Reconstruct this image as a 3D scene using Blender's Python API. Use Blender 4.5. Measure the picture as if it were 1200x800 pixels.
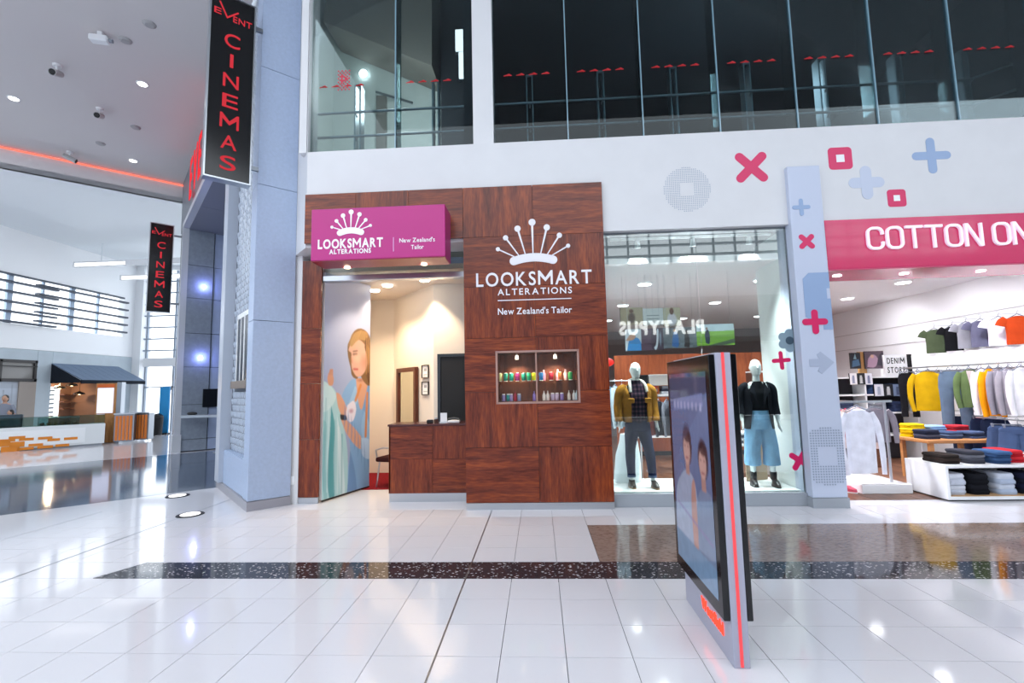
import bpy, bmesh, math, random
import numpy as np
from mathutils import Vector, Matrix
random.seed(7)
for o in list(bpy.data.objects): bpy.data.objects.remove(o)
scene = bpy.context.scene
COL = scene.collection
PI = math.pi

# ------------------------------------------------------------------ camera
# measured from the vanishing points of the tile joints and the shopfront
FPX, CAMH = 560.0, 1.63
_Y = Vector((32.0, 54.0, FPX)); _c = (54.0 + 32.0 * .0213) / FPX
_Z = Vector((-.0213, -1.0, _c)).normalized(); _Y.normalize(); _X = _Y.cross(_Z)
RM = Matrix((_X, _Y, _Z))                       # image space (right, down, forward) -> world
cam_d = bpy.data.cameras.new('camera'); cam = bpy.data.objects.new('camera', cam_d); COL.objects.link(cam)
cam_d.sensor_width = 36.0; cam_d.lens = FPX / 1200 * 36.0; cam_d.clip_start = .05; cam_d.clip_end = 200
r_, u_, f_ = RM @ Vector((1, 0, 0)), RM @ Vector((0, -1, 0)), RM @ Vector((0, 0, 1))
cam.matrix_world = Matrix(((r_.x, u_.x, -f_.x, 0), (r_.y, u_.y, -f_.y, 0), (r_.z, u_.z, -f_.z, CAMH), (0, 0, 0, 1)))
scene.camera = cam
def ray(px, py): return RM @ Vector((px - 600.0, py - 400.0, FPX))
def atY(px, py, y): r = ray(px, py); return r * (y / r.y) + Vector((0, 0, CAMH))
def atX(px, py, x): r = ray(px, py); return r * (x / r.x) + Vector((0, 0, CAMH))
def atZ(px, py, z): r = ray(px, py); return r * ((z - CAMH) / r.z) + Vector((0, 0, CAMH))

# ------------------------------------------------------------------ sky, exposure
world = bpy.data.worlds.new('sky'); scene.world = world; world.use_nodes = True
bg = world.node_tree.nodes['Background']
bg.inputs[0].default_value = (.86, .925, 1.0, 1); bg.inputs[1].default_value = 1.0
vs = scene.view_settings
vs.view_transform = 'Standard'; vs.look = 'None'; vs.gamma = 1; vs.use_curve_mapping = False
vs.exposure = 1.65

# ------------------------------------------------------------------ helpers
def lin(c):
    if isinstance(c, str):
        c = c.lstrip('#'); c = [int(c[i:i + 2], 16) / 255 for i in (0, 2, 4)]
    return tuple(((v / 12.92) if v <= .04045 else ((v + .055) / 1.055) ** 2.4) for v in c)
MATS = {}
def mat(name, col='#cccccc', rough=.5, metal=0, spec=.5, emit=None, es=0, noise=0, nscale=8, bump=0, bscale=60, coat=0, stretch=None, col2=None):
    if name in MATS: return MATS[name]
    m = bpy.data.materials.new(name); m.use_nodes = True; MATS[name] = m
    nt = m.node_tree; b = nt.nodes['Principled BSDF']
    c = lin(col)
    b.inputs['Base Color'].default_value = (*c, 1); b.inputs['Roughness'].default_value = rough
    b.inputs['Metallic'].default_value = metal; b.inputs['Specular IOR Level'].default_value = spec if rough < .8 else min(spec, .1)
    b.inputs['Coat Weight'].default_value = coat; b.inputs['Coat Roughness'].default_value = .05
    if emit:
        b.inputs['Emission Color'].default_value = (*lin(emit), 1); b.inputs['Emission Strength'].default_value = es
    if noise or bump:
        tc = nt.nodes.new('ShaderNodeTexCoord'); mp = nt.nodes.new('ShaderNodeMapping')
        nt.links.new(tc.outputs['Object'], mp.inputs[0])
        if stretch: mp.inputs['Scale'].default_value = stretch
    if noise:
        n = nt.nodes.new('ShaderNodeTexNoise'); n.inputs['Scale'].default_value = nscale; n.inputs['Detail'].default_value = 6
        nt.links.new(mp.outputs[0], n.inputs['Vector'])
        rp = nt.nodes.new('ShaderNodeValToRGB')
        a = [max(0, v * (1 - noise)) for v in c]; d = [min(1, v * (1 + noise)) for v in c]
        if col2: d = lin(col2); a = c
        rp.color_ramp.elements[0].color = (*a, 1); rp.color_ramp.elements[0].position = .3
        rp.color_ramp.elements[1].color = (*d, 1); rp.color_ramp.elements[1].position = .7
        nt.links.new(n.outputs['Fac'], rp.inputs[0]); nt.links.new(rp.outputs[0], b.inputs['Base Color'])
    if bump:
        n2 = nt.nodes.new('ShaderNodeTexNoise'); n2.inputs['Scale'].default_value = bscale; n2.inputs['Detail'].default_value = 3
        nt.links.new(mp.outputs[0], n2.inputs['Vector'])
        bp = nt.nodes.new('ShaderNodeBump'); bp.inputs['Strength'].default_value = bump; bp.inputs['Distance'].default_value = .01
        nt.links.new(n2.outputs['Fac'], bp.inputs['Height']); nt.links.new(bp.outputs[0], b.inputs['Normal'])
    return m
def emis(name, col, s):
    if name in MATS: return MATS[name]
    m = bpy.data.materials.new(name); m.use_nodes = True; MATS[name] = m
    nt = m.node_tree; nt.nodes.remove(nt.nodes['Principled BSDF'])
    e = nt.nodes.new('ShaderNodeEmission'); e.inputs[0].default_value = (*lin(col), 1); e.inputs[1].default_value = s
    nt.links.new(e.outputs[0], nt.nodes['Material Output'].inputs[0]); return m
def glass(name, tint='#ffffff', refl=1.0, ior=1.45):
    if name in MATS: return MATS[name]
    m = bpy.data.materials.new(name); m.use_nodes = True; MATS[name] = m
    nt = m.node_tree; nt.nodes.remove(nt.nodes['Principled BSDF'])
    t = nt.nodes.new('ShaderNodeBsdfTransparent'); t.inputs[0].default_value = (*lin(tint), 1)
    g = nt.nodes.new('ShaderNodeBsdfGlossy'); g.inputs['Roughness'].default_value = 0
    fr = nt.nodes.new('ShaderNodeFresnel'); fr.inputs[0].default_value = ior
    mu = nt.nodes.new('ShaderNodeMath'); mu.operation = 'MULTIPLY'; mu.inputs[1].default_value = refl; mu.use_clamp = True
    mx = nt.nodes.new('ShaderNodeMixShader')
    nt.links.new(fr.outputs[0], mu.inputs[0]); nt.links.new(mu.outputs[0], mx.inputs[0])
    nt.links.new(t.outputs[0], mx.inputs[1]); nt.links.new(g.outputs[0], mx.inputs[2])
    nt.links.new(mx.outputs[0], nt.nodes['Material Output'].inputs[0]); return m
def wood(name, ca='#6f2e1a', cb='#964620', cc='#4a1a0e', axis='x', rough=.22):
    if name in MATS: return MATS[name]
    m = bpy.data.materials.new(name); m.use_nodes = True; MATS[name] = m
    nt = m.node_tree; b = nt.nodes['Principled BSDF']
    b.inputs['Roughness'].default_value = rough; b.inputs['Specular IOR Level'].default_value = .4
    tc = nt.nodes.new('ShaderNodeTexCoord'); oi = nt.nodes.new('ShaderNodeObjectInfo')
    va = nt.nodes.new('ShaderNodeVectorMath'); va.operation = 'ADD'
    cx = nt.nodes.new('ShaderNodeCombineXYZ')
    ml = nt.nodes.new('ShaderNodeMath'); ml.operation = 'MULTIPLY'; ml.inputs[1].default_value = 37.0
    nt.links.new(oi.outputs['Random'], ml.inputs[0])
    for k in range(3): nt.links.new(ml.outputs[0], cx.inputs[k])
    nt.links.new(tc.outputs['Object'], va.inputs[0]); nt.links.new(cx.outputs[0], va.inputs[1])
    mp = nt.nodes.new('ShaderNodeMapping'); nt.links.new(va.outputs[0], mp.inputs[0])
    mp.inputs['Scale'].default_value = {'x': (.5, 5, 5), 'y': (5, .5, 5), 'z': (5, 5, .5)}[axis]
    n1 = nt.nodes.new('ShaderNodeTexNoise'); n1.inputs['Scale'].default_value = 2.2; n1.inputs['Detail'].default_value = 4; n1.inputs['Distortion'].default_value = .6
    n2 = nt.nodes.new('ShaderNodeTexNoise'); n2.inputs['Scale'].default_value = 14; n2.inputs['Detail'].default_value = 5
    nt.links.new(mp.outputs[0], n1.inputs['Vector']); nt.links.new(mp.outputs[0], n2.inputs['Vector'])
    mx = nt.nodes.new('ShaderNodeMath'); mx.operation = 'MULTIPLY_ADD'; mx.inputs[1].default_value = .45
    nt.links.new(n2.outputs['Fac'], mx.inputs[0])
    m3 = nt.nodes.new('ShaderNodeMath'); m3.operation = 'MULTIPLY'; m3.inputs[1].default_value = .6
    nt.links.new(n1.outputs['Fac'], m3.inputs[0]); nt.links.new(m3.outputs[0], mx.inputs[2])
    rp = nt.nodes.new('ShaderNodeValToRGB'); e = rp.color_ramp.elements
    e[0].position = .36; e[0].color = (*lin(cc), 1); e[1].position = .7; e[1].color = (*lin(cb), 1)
    k = e.new(.52); k.color = (*lin(ca), 1)
    nt.links.new(mx.outputs[0], rp.inputs[0]); nt.links.new(rp.outputs[0], b.inputs['Base Color'])
    return m
def speckle(name, base, spots, scale, thr=.3, rough=.08, spots2=None, spec=.5, stretch=(1, 1, 1)):
    if name in MATS: return MATS[name]
    m = bpy.data.materials.new(name); m.use_nodes = True; MATS[name] = m
    nt = m.node_tree; b = nt.nodes['Principled BSDF']; b.inputs['Roughness'].default_value = rough
    b.inputs['Specular IOR Level'].default_value = spec
    tc = nt.nodes.new('ShaderNodeNewGeometry'); mp = nt.nodes.new('ShaderNodeMapping'); mp.inputs['Scale'].default_value = stretch
    nt.links.new(tc.outputs['Position'], mp.inputs[0])
    v = nt.nodes.new('ShaderNodeTexVoronoi'); v.inputs['Scale'].default_value = scale
    n = nt.nodes.new('ShaderNodeTexNoise'); n.inputs['Scale'].default_value = scale * .6; n.inputs['Detail'].default_value = 5
    nt.links.new(mp.outputs[0], v.inputs['Vector']); nt.links.new(mp.outputs[0], n.inputs['Vector'])
    rp = nt.nodes.new('ShaderNodeValToRGB'); e = rp.color_ramp.elements
    e[0].position = thr; e[0].color = (*lin(spots), 1); e[1].position = thr + .09; e[1].color = (*lin(base), 1)
    ad = nt.nodes.new('ShaderNodeMath'); ad.operation = 'ADD'
    mu = nt.nodes.new('ShaderNodeMath'); mu.operation = 'MULTIPLY_ADD'; mu.inputs[1].default_value = .9; mu.inputs[2].default_value = -.3
    nt.links.new(n.outputs['Fac'], mu.inputs[0]); nt.links.new(mu.outputs[0], ad.inputs[1]); nt.links.new(v.outputs['Distance'], ad.inputs[0])
    nt.links.new(ad.outputs[0], rp.inputs[0])
    if spots2:
        k = e.new(.75); k.color = (*lin(spots2), 1)
    nt.links.new(rp.outputs[0], b.inputs['Base Color']); return m
def vcol_mat(name, rough=.4, emitk=0, spec=.4):
    if name in MATS: return MATS[name]
    m = bpy.data.materials.new(name); m.use_nodes = True; MATS[name] = m
    nt = m.node_tree; b = nt.nodes['Principled BSDF']; b.inputs['Roughness'].default_value = rough; b.inputs['Specular IOR Level'].default_value = spec
    a = nt.nodes.new('ShaderNodeVertexColor'); a.layer_name = 'print'
    nt.links.new(a.outputs[0], b.inputs['Base Color'])
    if emitk:
        nt.links.new(a.outputs[0], b.inputs['Emission Color']); b.inputs['Emission Strength'].default_value = emitk
    return m

WF = (Vector((0, 0, 0)), Vector((1, 0, 0)), Vector((0, 1, 0)), Vector((0, 0, 1)))
C0 = Vector((-4.10, 6.62, 0))
CF = (C0, Vector((-.687, .727, 0)).normalized(), Vector((-.727, -.687, 0)).normalized(), Vector((0, 0, 1)))   # along the cinema wall, out of it, up
def FR(o, yaw=0): c, s = math.cos(yaw), math.sin(yaw); return (Vector(o), Vector((c, s, 0)), Vector((-s, c, 0)), Vector((0, 0, 1)))
def fp(f, a, b, c): return f[0] + f[1] * a + f[2] * b + f[3] * c
def spline(pts, k=6):
    pts = [Vector(p) for p in pts]
    if len(pts) < 3: return [pts[0].lerp(pts[-1], i / k) for i in range(k + 1)]
    P = [pts[0] * 2 - pts[1]] + pts + [pts[-1] * 2 - pts[-2]]; out = []
    for i in range(1, len(P) - 2):
        for j in range(k):
            t = j / k; a, b, c, d = P[i - 1], P[i], P[i + 1], P[i + 2]
            out.append(.5 * ((2 * b) + (c - a) * t + (2 * a - 5 * b + 4 * c - d) * t * t + (3 * b - a - 3 * c + d) * t ** 3))
    out.append(pts[-1]); return out
def lerpl(vals, n):
    m = len(vals) - 1; out = []
    for i in range(n):
        t = i / (n - 1) * m; k = min(int(t), m - 1); f = t - k; f = f * f * (3 - 2 * f)
        out.append(vals[k] * (1 - f) + vals[k + 1] * f)
    return out
class MB:
    def __init__(s): s.v = []; s.f = []; s.m = []
    def add(s, vs, fs, mi=0):
        o = len(s.v); s.v += [tuple(v) for v in vs]; s.f += [tuple(i + o for i in f) for f in fs]; s.m += [mi] * len(fs); return s
    def box(s, x0, x1, y0, y1, z0, z1, f=WF, mi=0):
        vs = [fp(f, x, y, z) for z in (z0, z1) for y in (y0, y1) for x in (x0, x1)]
        return s.add(vs, [(0, 2, 3, 1), (4, 5, 7, 6), (0, 1, 5, 4), (2, 6, 7, 3), (0, 4, 6, 2), (1, 3, 7, 5)], mi)
    def prism(s, poly, c0, c1, f=WF, plane='xz', mi=0):
        """poly in the plane 'xz','xy' or 'yz' of frame f, extruded c0..c1 along the third axis"""
        n = len(poly)
        def q(a, b, c): return fp(f, a, c, b) if plane == 'xz' else fp(f, a, b, c) if plane == 'xy' else fp(f, c, a, b)
        vs = [q(a, b, c0) for a, b in poly] + [q(a, b, c1) for a, b in poly]
        fs = [tuple(range(n)), tuple(range(2 * n - 1, n - 1, -1))] + [(i, i + n, (i + 1) % n + n, (i + 1) % n) for i in range(n)]
        return s.add(vs, fs, mi)
    def tube(s, path, r, n=8, cap=True, flat=1.0, up=None, mi=0, closed=False, wob=0, seed=0):
        path = [Vector(p) for p in path]; L = len(path)
        rs = r if isinstance(r, (list, tuple)) else [r] * L
        rng = random.Random(seed); ph = [rng.uniform(0, 6.28) for _ in range(4)]
        t0 = (path[1] - path[0]).normalized()
        ref = Vector(up) if up else (Vector((0, 0, 1)) if abs(t0.z) < .9 else Vector((0, 1, 0)))
        a = (ref - t0 * ref.dot(t0)).normalized(); vs = []; fs = []
        for i in range(L):
            t = ((path[(i + 1) % L] - path[i - 1]) if closed else (path[min(i + 1, L - 1)] - path[max(i - 1, 0)])).normalized()
            a = (a - t * a.dot(t)); a = a.normalized() if a.length > 1e-6 else Vector((1, 0, 0)); b = t.cross(a)
            rr = rs[i]; ra, rb = (rr if isinstance(rr, (tuple, list)) else (rr, rr * flat))
            for k in range(n):
                th = 2 * PI * k / n; w = 1 + wob * (math.sin(3 * th + ph[0] + i * .5) + .7 * math.sin(5 * th + ph[1] - i * .35)) if wob else 1
                vs.append(path[i] + (a * math.cos(th) * ra + b * math.sin(th) * rb) * w)
        for i in range(L if closed else L - 1):
            for k in range(n):
                j = (i + 1) % L
                fs.append((i * n + k, i * n + (k + 1) % n, j * n + (k + 1) % n, j * n + k))
        if cap and not closed: fs += [tuple(range(n - 1, -1, -1)), tuple(range((L - 1) * n, L * n))]
        return s.add(vs, fs, mi)
    def cyl(s, p0, p1, r, n=16, r1=None, mi=0): return s.tube([p0, p1], [r, r if r1 is None else r1], n, mi=mi)
    def lathe(s, prof, f=WF, n=16, mi=0):
        vs = []; fs = []; L = len(prof)
        for r, z in prof:
            for k in range(n): th = 2 * PI * k / n; vs.append(fp(f, r * math.cos(th), r * math.sin(th), z))
        for i in range(L - 1):
            for k in range(n): fs.append((i * n + k, i * n + (k + 1) % n, (i + 1) * n + (k + 1) % n, (i + 1) * n + k))
        fs += [tuple(range(n - 1, -1, -1)), tuple(range((L - 1) * n, L * n))]
        return s.add(vs, fs, mi)
    def ell(s, c, r, n=14, m=10, f=WF, mi=0):
        prof = [(max(1e-4, math.sin(PI * i / m)), -math.cos(PI * i / m)) for i in range(m + 1)]
        vs = []; fs = []
        for a, z in prof:
            for k in range(n): th = 2 * PI * k / n; vs.append(fp(f, c[0] + r[0] * a * math.cos(th), c[1] + r[1] * a * math.sin(th), c[2] + r[2] * z))
        for i in range(m):
            for k in range(n): fs.append((i * n + k, i * n + (k + 1) % n, (i + 1) * n + (k + 1) % n, (i + 1) * n + k))
        return s.add(vs, fs, mi)
    def loft(s, secs, n=24, p=2.0, cap=True, wob=0, seed=0, k=4, mi=0, top=True, fold=0):
        """secs: (cx,cy,z,rx,ry); superellipse rings"""
        rng = random.Random(seed); ph = [rng.uniform(0, 6.28) for _ in range(6)]
        A = np.array(secs, float); N = (len(secs) - 1) * k + 1
        C = [lerpl(list(A[:, j]), N) if j != 2 else list(np.interp(np.linspace(0, len(secs) - 1, N), range(len(secs)), A[:, 2])) for j in range(5)]
        vs = []; fs = []
        for i in range(N):
            for q in range(n):
                th = 2 * PI * q / n; c, d = math.cos(th), math.sin(th)
                w = 1 + wob * (math.sin(4 * th + ph[0] + i * .33) + .6 * math.sin(7 * th + ph[1] - i * .27) + .5 * math.sin(2 * th + ph[2] + i * .6))
                if fold: w += fold * (1 - .75 * i / N) * (math.sin(9 * th + ph[3] + i * .12) + .7 * math.sin(14 * th + ph[4] - i * .1))
                vs.append((C[0][i] + C[3][i] * w * math.copysign(abs(c) ** (2 / p), c), C[1][i] + C[4][i] * w * math.copysign(abs(d) ** (2 / p), d), C[2][i]))
        for i in range(N - 1):
            for q in range(n): fs.append((i * n + q, i * n + (q + 1) % n, (i + 1) * n + (q + 1) % n, (i + 1) * n + q))
        if cap: fs.append(tuple(range(n - 1, -1, -1)))
        if cap and top: fs.append(tuple(range((N - 1) * n, N * n)))
        return s.add(vs, fs, mi)
    def ribbon(s, path, w, f, d0, d1, closed=False, roundcap=False, mi=0):
        """flat stroke of width w in the a-c plane of frame f, thickness d0..d1 along b"""
        P = [Vector((p[0], p[1])) for p in path]; n = len(P); L = []; R = []
        for i in range(n):
            a = P[i - 1] if (closed or i) else None; b = P[(i + 1) % n] if (closed or i < n - 1) else None
            t0 = (P[i] - a).normalized() if a is not None else None; t1 = (b - P[i]).normalized() if b is not None else None
            t0 = t0 if t0 is not None else t1; t1 = t1 if t1 is not None else t0
            t = (t0 + t1); t = t.normalized() if t.length > 1e-6 else t0
            nn = Vector((-t.y, t.x)); k = w / 2 / max(.4, nn.dot(Vector((-t0.y, t0.x))))
            L.append(P[i] + nn * k); R.append(P[i] - nn * k)
        if roundcap and not closed:
            def semi(c, a): return [(c.x + w / 2 * math.cos(a + k * PI / 8), c.y + w / 2 * math.sin(a + k * PI / 8)) for k in range(1, 8)]
            ae = math.atan2(*(R[-1] - P[-1]).yx); as_ = math.atan2(*(L[0] - P[0]).yx)
            return s.prism([tuple(q) for q in R] + semi(P[-1], ae) + [tuple(q) for q in L[::-1]] + semi(P[0], as_), d0, d1, f, mi=mi)
        vs = []
        for dd in (d0, d1):
            for q in L: vs.append(fp(f, q.x, dd, q.y))
            for q in R: vs.append(fp(f, q.x, dd, q.y))
        fs = []
        for i in range(n if closed else n - 1):
            j = (i + 1) % n
            fs += [(i, j, n + j, n + i), (2 * n + i, 3 * n + i, 3 * n + j, 2 * n + j), (i, 2 * n + i, 2 * n + j, j), (n + i, n + j, 3 * n + j, 3 * n + i)]
        if not closed: fs += [(0, n, 3 * n, 2 * n), (n - 1, 3 * n - 1, 4 * n - 1, 2 * n - 1)]
        s.add(vs, fs, mi)
        return s
    def mesh(s, name, mats, smooth=False, bevel=0, seg=1, ang=40):
        me = bpy.data.meshes.new(name); me.from_pydata(s.v, [], s.f)
        for m in (mats if isinstance(mats, (list, tuple)) else [mats]): me.materials.append(m)
        if any(s.m): me.polygons.foreach_set('material_index', s.m)
        bm = bmesh.new(); bm.from_mesh(me); bmesh.ops.recalc_face_normals(bm, faces=bm.faces)
        if bevel:
            ed = [e for e in bm.edges if len(e.link_faces) == 2 and e.calc_face_angle(0) > math.radians(35)]
            bmesh.ops.bevel(bm, geom=ed, offset=bevel, segments=seg, affect='EDGES', profile=.6)
        bm.to_mesh(me); bm.free()
        if smooth:
            me.polygons.foreach_set('use_smooth', [True] * len(me.polygons))
            me.set_sharp_from_angle(angle=math.radians(ang))
        me.update(); return me
    def build(s, name, mats, parent=None, smooth=False, bevel=0, seg=1, ang=40, label=None, centre=True):
        me = s.mesh(name, mats, smooth, bevel, seg, ang)
        return place(name, me, parent, label, centre)
def place(name, me, parent=None, label=None, centre=True):
    """world-space mesh becomes an object whose origin is at its own base centre"""
    o = bpy.data.objects.new(name, me); COL.objects.link(o)
    if centre:
        co = np.empty(len(me.vertices) * 3); me.vertices.foreach_get('co', co); co = co.reshape(-1, 3)
        a, b = co.min(0), co.max(0); c = Vector(((a[0] + b[0]) / 2, (a[1] + b[1]) / 2, a[2]))
        me.transform(Matrix.Translation(-c)); o.location = c
    if parent is not None:
        o.parent = parent
        o.matrix_parent_inverse = Matrix.Translation(-WPOS.get(parent.name, Vector((0, 0, 0)))) if centre else Matrix()
    WPOS[o.name] = o.location.copy()
    if label: o['label'] = label
    return o
WPOS = {}
def thing(name, label, cat, loc=(0, 0, 0), rotz=0, group=None, kind=None):
    o = bpy.data.objects.new(name, None); COL.objects.link(o); o.location = loc; o.rotation_euler = (0, 0, rotz); o.empty_display_size = .1
    WPOS[o.name] = Vector(loc)
    return tag(o, label, cat, group, kind)
def tag(o, label=None, cat=None, group=None, kind=None):
    if label: o['label'] = label
    if cat: o['category'] = cat
    if group: o['group'] = group
    if kind: o['kind'] = kind
    return o
def struct(o, label=None, cat=None): o['kind'] = 'structure'; return tag(o, label, cat)
def copy_tree(o, parent=None):
    c = o.copy(); COL.objects.link(c)
    if parent is not None: c.parent = parent
    for ch in list(o.children): copy_tree(ch, c)
    return c
# ---- lettering
_TM = {}
def letter_mesh(ch, bold=0.0):
    key = (ch, bold)
    if key in _TM: return _TM[key]
    if ch == 'M':                       # drawn by hand: two posts and a middle vee
        t = .1 + bold * 2; P = [(0, 0), (t, 0), (t, .46), (.43, .16), (.86 - t, .46), (.86 - t, 0), (.86, 0), (.86, .73), (.86 - t * .9, .73), (.43, .36), (t * .9, .73), (0, .73)]
        n = len(P); v = [(x, y, z) for z in (-.5, .5) for x, y in P]
        _TM[key] = (v, [tuple(range(n)), tuple(range(2 * n - 1, n - 1, -1))] + [(i, i + n, (i + 1) % n + n, (i + 1) % n) for i in range(n)]); return _TM[key]
    cu = bpy.data.curves.new('t', 'FONT'); cu.body = ch; cu.size = 1; cu.offset = bold; cu.extrude = .5; cu.resolution_u = 4
    ob = bpy.data.objects.new('t', cu); COL.objects.link(ob)
    dg = bpy.context.evaluated_depsgraph_get(); me = bpy.data.meshes.new_from_object(ob.evaluated_get(dg))
    v = [tuple(x.co) for x in me.vertices]; f = [tuple(p.vertices) for p in me.polygons]
    bpy.data.objects.remove(ob); bpy.data.curves.remove(cu); bpy.data.meshes.remove(me)
    _TM[key] = (v, f); return _TM[key]
def letters(text, f, x0, x1, zb, zt, d0, d1, m, parent, bold=.02, gap=.1, space=.35, join=None, name='letter'):
    """capital-height zb..zt, spread over x0..x1 in the a-c plane of frame f; one mesh per letter, or one per line if join"""
    g = [(ch, letter_mesh(ch, bold)) for ch in text]
    H = [v for v in letter_mesh('H', bold)[0]]; capb, capt = min(v[1] for v in H), max(v[1] for v in H); hs = (zt - zb) / (capt - capb)
    w = []; tot = 0
    for ch, (v, fa) in g:
        if ch == ' ': w.append((0, 0, space)); tot += space; continue
        a, b = min(q[0] for q in v), max(q[0] for q in v); w.append((a, b, b - a)); tot += b - a + gap
    tot -= gap; ws = (x1 - x0) / tot; x = x0; J = MB()
    for (ch, (v, fa)), (a, b, wd) in zip(g, w):
        if ch == ' ': x += wd * ws; continue
        mb = J if join else MB()
        mb.add([fp(f, x + (q[0] - a) * ws, d0 + (d1 - d0) * (q[2] + .5), zb + (q[1] - capb) * hs) for q in v], fa)
        if not join: mb.build(name, m, parent)
        x += (wd + gap) * ws
    if join: return J.build(join, m, parent)
# ---- flat prints: a small painter whose picture becomes the colour attribute of a grid
class Paint:
    SS = 2
    def __init__(s, w, h, col):
        s.w, s.h = w, h; s.a = np.ones((h * s.SS, w * s.SS, 3)) * np.array(lin(col))
        s.U, s.V = np.meshgrid((np.arange(w * s.SS) + .5) / (w * s.SS), (np.arange(h * s.SS) + .5) / (h * s.SS))
    def _put(s, mk, col, al=1): s.a += (mk * al)[..., None] * (np.array(lin(col)) - s.a); return s
    def poly(s, pts, col, al=1):
        ins = np.zeros(s.U.shape, bool); n = len(pts)
        for i in range(n):
            (x0, y0), (x1, y1) = pts[i], pts[(i + 1) % n]
            if y0 == y1: continue
            c = ((y0 > s.V) != (y1 > s.V)) & (s.U < (x1 - x0) * (s.V - y0) / (y1 - y0) + x0); ins ^= c
        return s._put(ins.astype(float), col, al)
    def sm(s, pts, col, al=1, k=5): 
        q = spline([(x, y, 0) for x, y in list(pts) + [pts[0]]], k); return s.poly([(p.x, p.y) for p in q], col, al)
    def ell(s, cx, cy, rx, ry, col, al=1, soft=.08):
        d = np.sqrt(((s.U - cx) / rx) ** 2 + ((s.V - cy) / ry) ** 2); return s._put(np.clip((1 - d) / soft, 0, 1), col, al)
    def line(s, x0, y0, x1, y1, w, col, al=1, asp=1.0):
        dx, dy = x1 - x0, (y1 - y0) * asp; L = dx * dx + dy * dy + 1e-9
        t = np.clip(((s.U - x0) * dx + (s.V - y0) * asp * dy) / L, 0, 1)
        d = np.hypot(s.U - x0 - t * dx, (s.V - y0) * asp - t * dy); return s._put(np.clip((w - d) / (w * .4), 0, 1), col, al)
    def gradv(s, c0, c1, al=1):
        t = s.V[..., None]; s.a += al * ((1 - t) * np.array(lin(c0)) + t * np.array(lin(c1)) - s.a); return s
    def blur(s, k=1):
        for _ in range(k):
            p = np.pad(s.a, ((1, 1), (1, 1), (0, 0)), 'edge'); s.a = (p[:-2, 1:-1] + p[2:, 1:-1] + p[1:-1, :-2] + p[1:-1, 2:] + 2 * s.a) / 6
        return s
    def noise(s, amt, sc, seed=0):
        r = np.random.RandomState(seed); g = r.rand(sc, sc); yi = np.minimum((s.V * sc).astype(int), sc - 1); xi = np.minimum((s.U * sc).astype(int), sc - 1)
        s.a *= (1 + amt * (g[yi, xi] - .5))[..., None]; return s
    def build(s, name, fn, m, parent=None, label=None):
        SS = s.SS; img = s.a.reshape(s.h, SS, s.w, SS, 3).mean((1, 3)); w, h = s.w, s.h
        vs = [tuple(fn(i / w, j / h)) for j in range(h + 1) for i in range(w + 1)]
        fs = [(j * (w + 1) + i, j * (w + 1) + i + 1, (j + 1) * (w + 1) + i + 1, (j + 1) * (w + 1) + i) for j in range(h) for i in range(w)]
        me = bpy.data.meshes.new(name); me.from_pydata(vs, [], fs); me.materials.append(m)
        ca = me.color_attributes.new('print', 'FLOAT_COLOR', 'CORNER')
        c = np.ones((h * w, 4, 4), np.float32); c[:, :, :3] = np.clip(img, 0, 1).reshape(-1, 1, 3); ca.data.foreach_set('color', c.ravel())
        me.polygons.foreach_set('use_smooth', [True] * len(fs)); me.update()
        return place(name, me, parent, label)
def lamp(name, kind, loc, energy, col='#ffffff', size=.1, aim=None, spot=1.2, blend=.6, sx=None, sy=None):
    l = bpy.data.lights.new(name, kind); l.energy = energy; l.color = lin(col)
    if kind == 'AREA':
        l.shape = 'RECTANGLE' if sx else 'DISK'; l.size = sx or size
        if sx: l.size_y = sy
    else: l.shadow_soft_size = size
    if kind == 'SPOT': l.spot_size = spot; l.spot_blend = blend
    o = bpy.data.objects.new(name, l); COL.objects.link(o); o.location = loc
    if aim is not None: o.rotation_euler = (Vector(aim) - Vector(loc)).to_track_quat('-Z', 'Y').to_euler()
    return o
# ------------------------------------------------------------------ shared materials
M_white = mat('white_paint', '#d6d7da', .45, noise=.02, nscale=3)
M_white2 = mat('white_satin', '#eef0f2', .3)
M_cool = mat('cool_white_paint', '#e6ecf0', .5)
M_lit_white = mat('lit_white_paint', '#eef0f2', .5)  # lighter copy of the white paint, stands in for stronger daylight at left
M_tile = speckle('white_terrazzo', '#d9d8dd', '#c6c5c9', 90, .12, .07, spec=.55)
M_grout = mat('grey_grout', '#8d8f93', .7)
M_black_granite = speckle('black_granite', '#2b2a30', '#c4c0c2', 26, .33, .06, stretch=(1, 1.6, 1))
M_brown_granite = speckle('brown_granite', '#77645a', '#5c4a41', 55, .3, .1, spots2='#8f7d73', stretch=(.35, 1.5, 1))
M_blue_granite = speckle('slate_granite', '#5a6678', '#768498', 24, .25, .08)
M_steel = mat('brushed_steel', '#c3c8ce', .28, metal=1)
M_steel_d = mat('dull_steel', '#8d939b', .35, metal=1)
M_black = mat('black_gloss', '#0c0d10', .15)
M_blackm = mat('black_matt', '#111216', .6)
M_dark = mat('dark_room', '#3a3f45', .8)
WX = wood('timber_grain_horizontal', axis='x'); WZ = wood('timber_grain_vertical', axis='z')
M_mag = mat('magenta_gloss', '#d01259', .12, coat=.5)
M_stone = mat('blue_grey_stone', '#a6b6d0', .42, noise=.05, nscale=26, bump=.06, bscale=90)
M_stone_d = mat('slate_grey_stone', '#8b93a0', .4, noise=.12, nscale=14)
M_carpet = mat('red_carpet', '#7e1a24', .95, noise=.3, nscale=30)
M_grey = mat('mid_grey', '#9aa0a8', .4)
M_ceil = mat('greige_ceiling', '#d6d1d0', .7)

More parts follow.
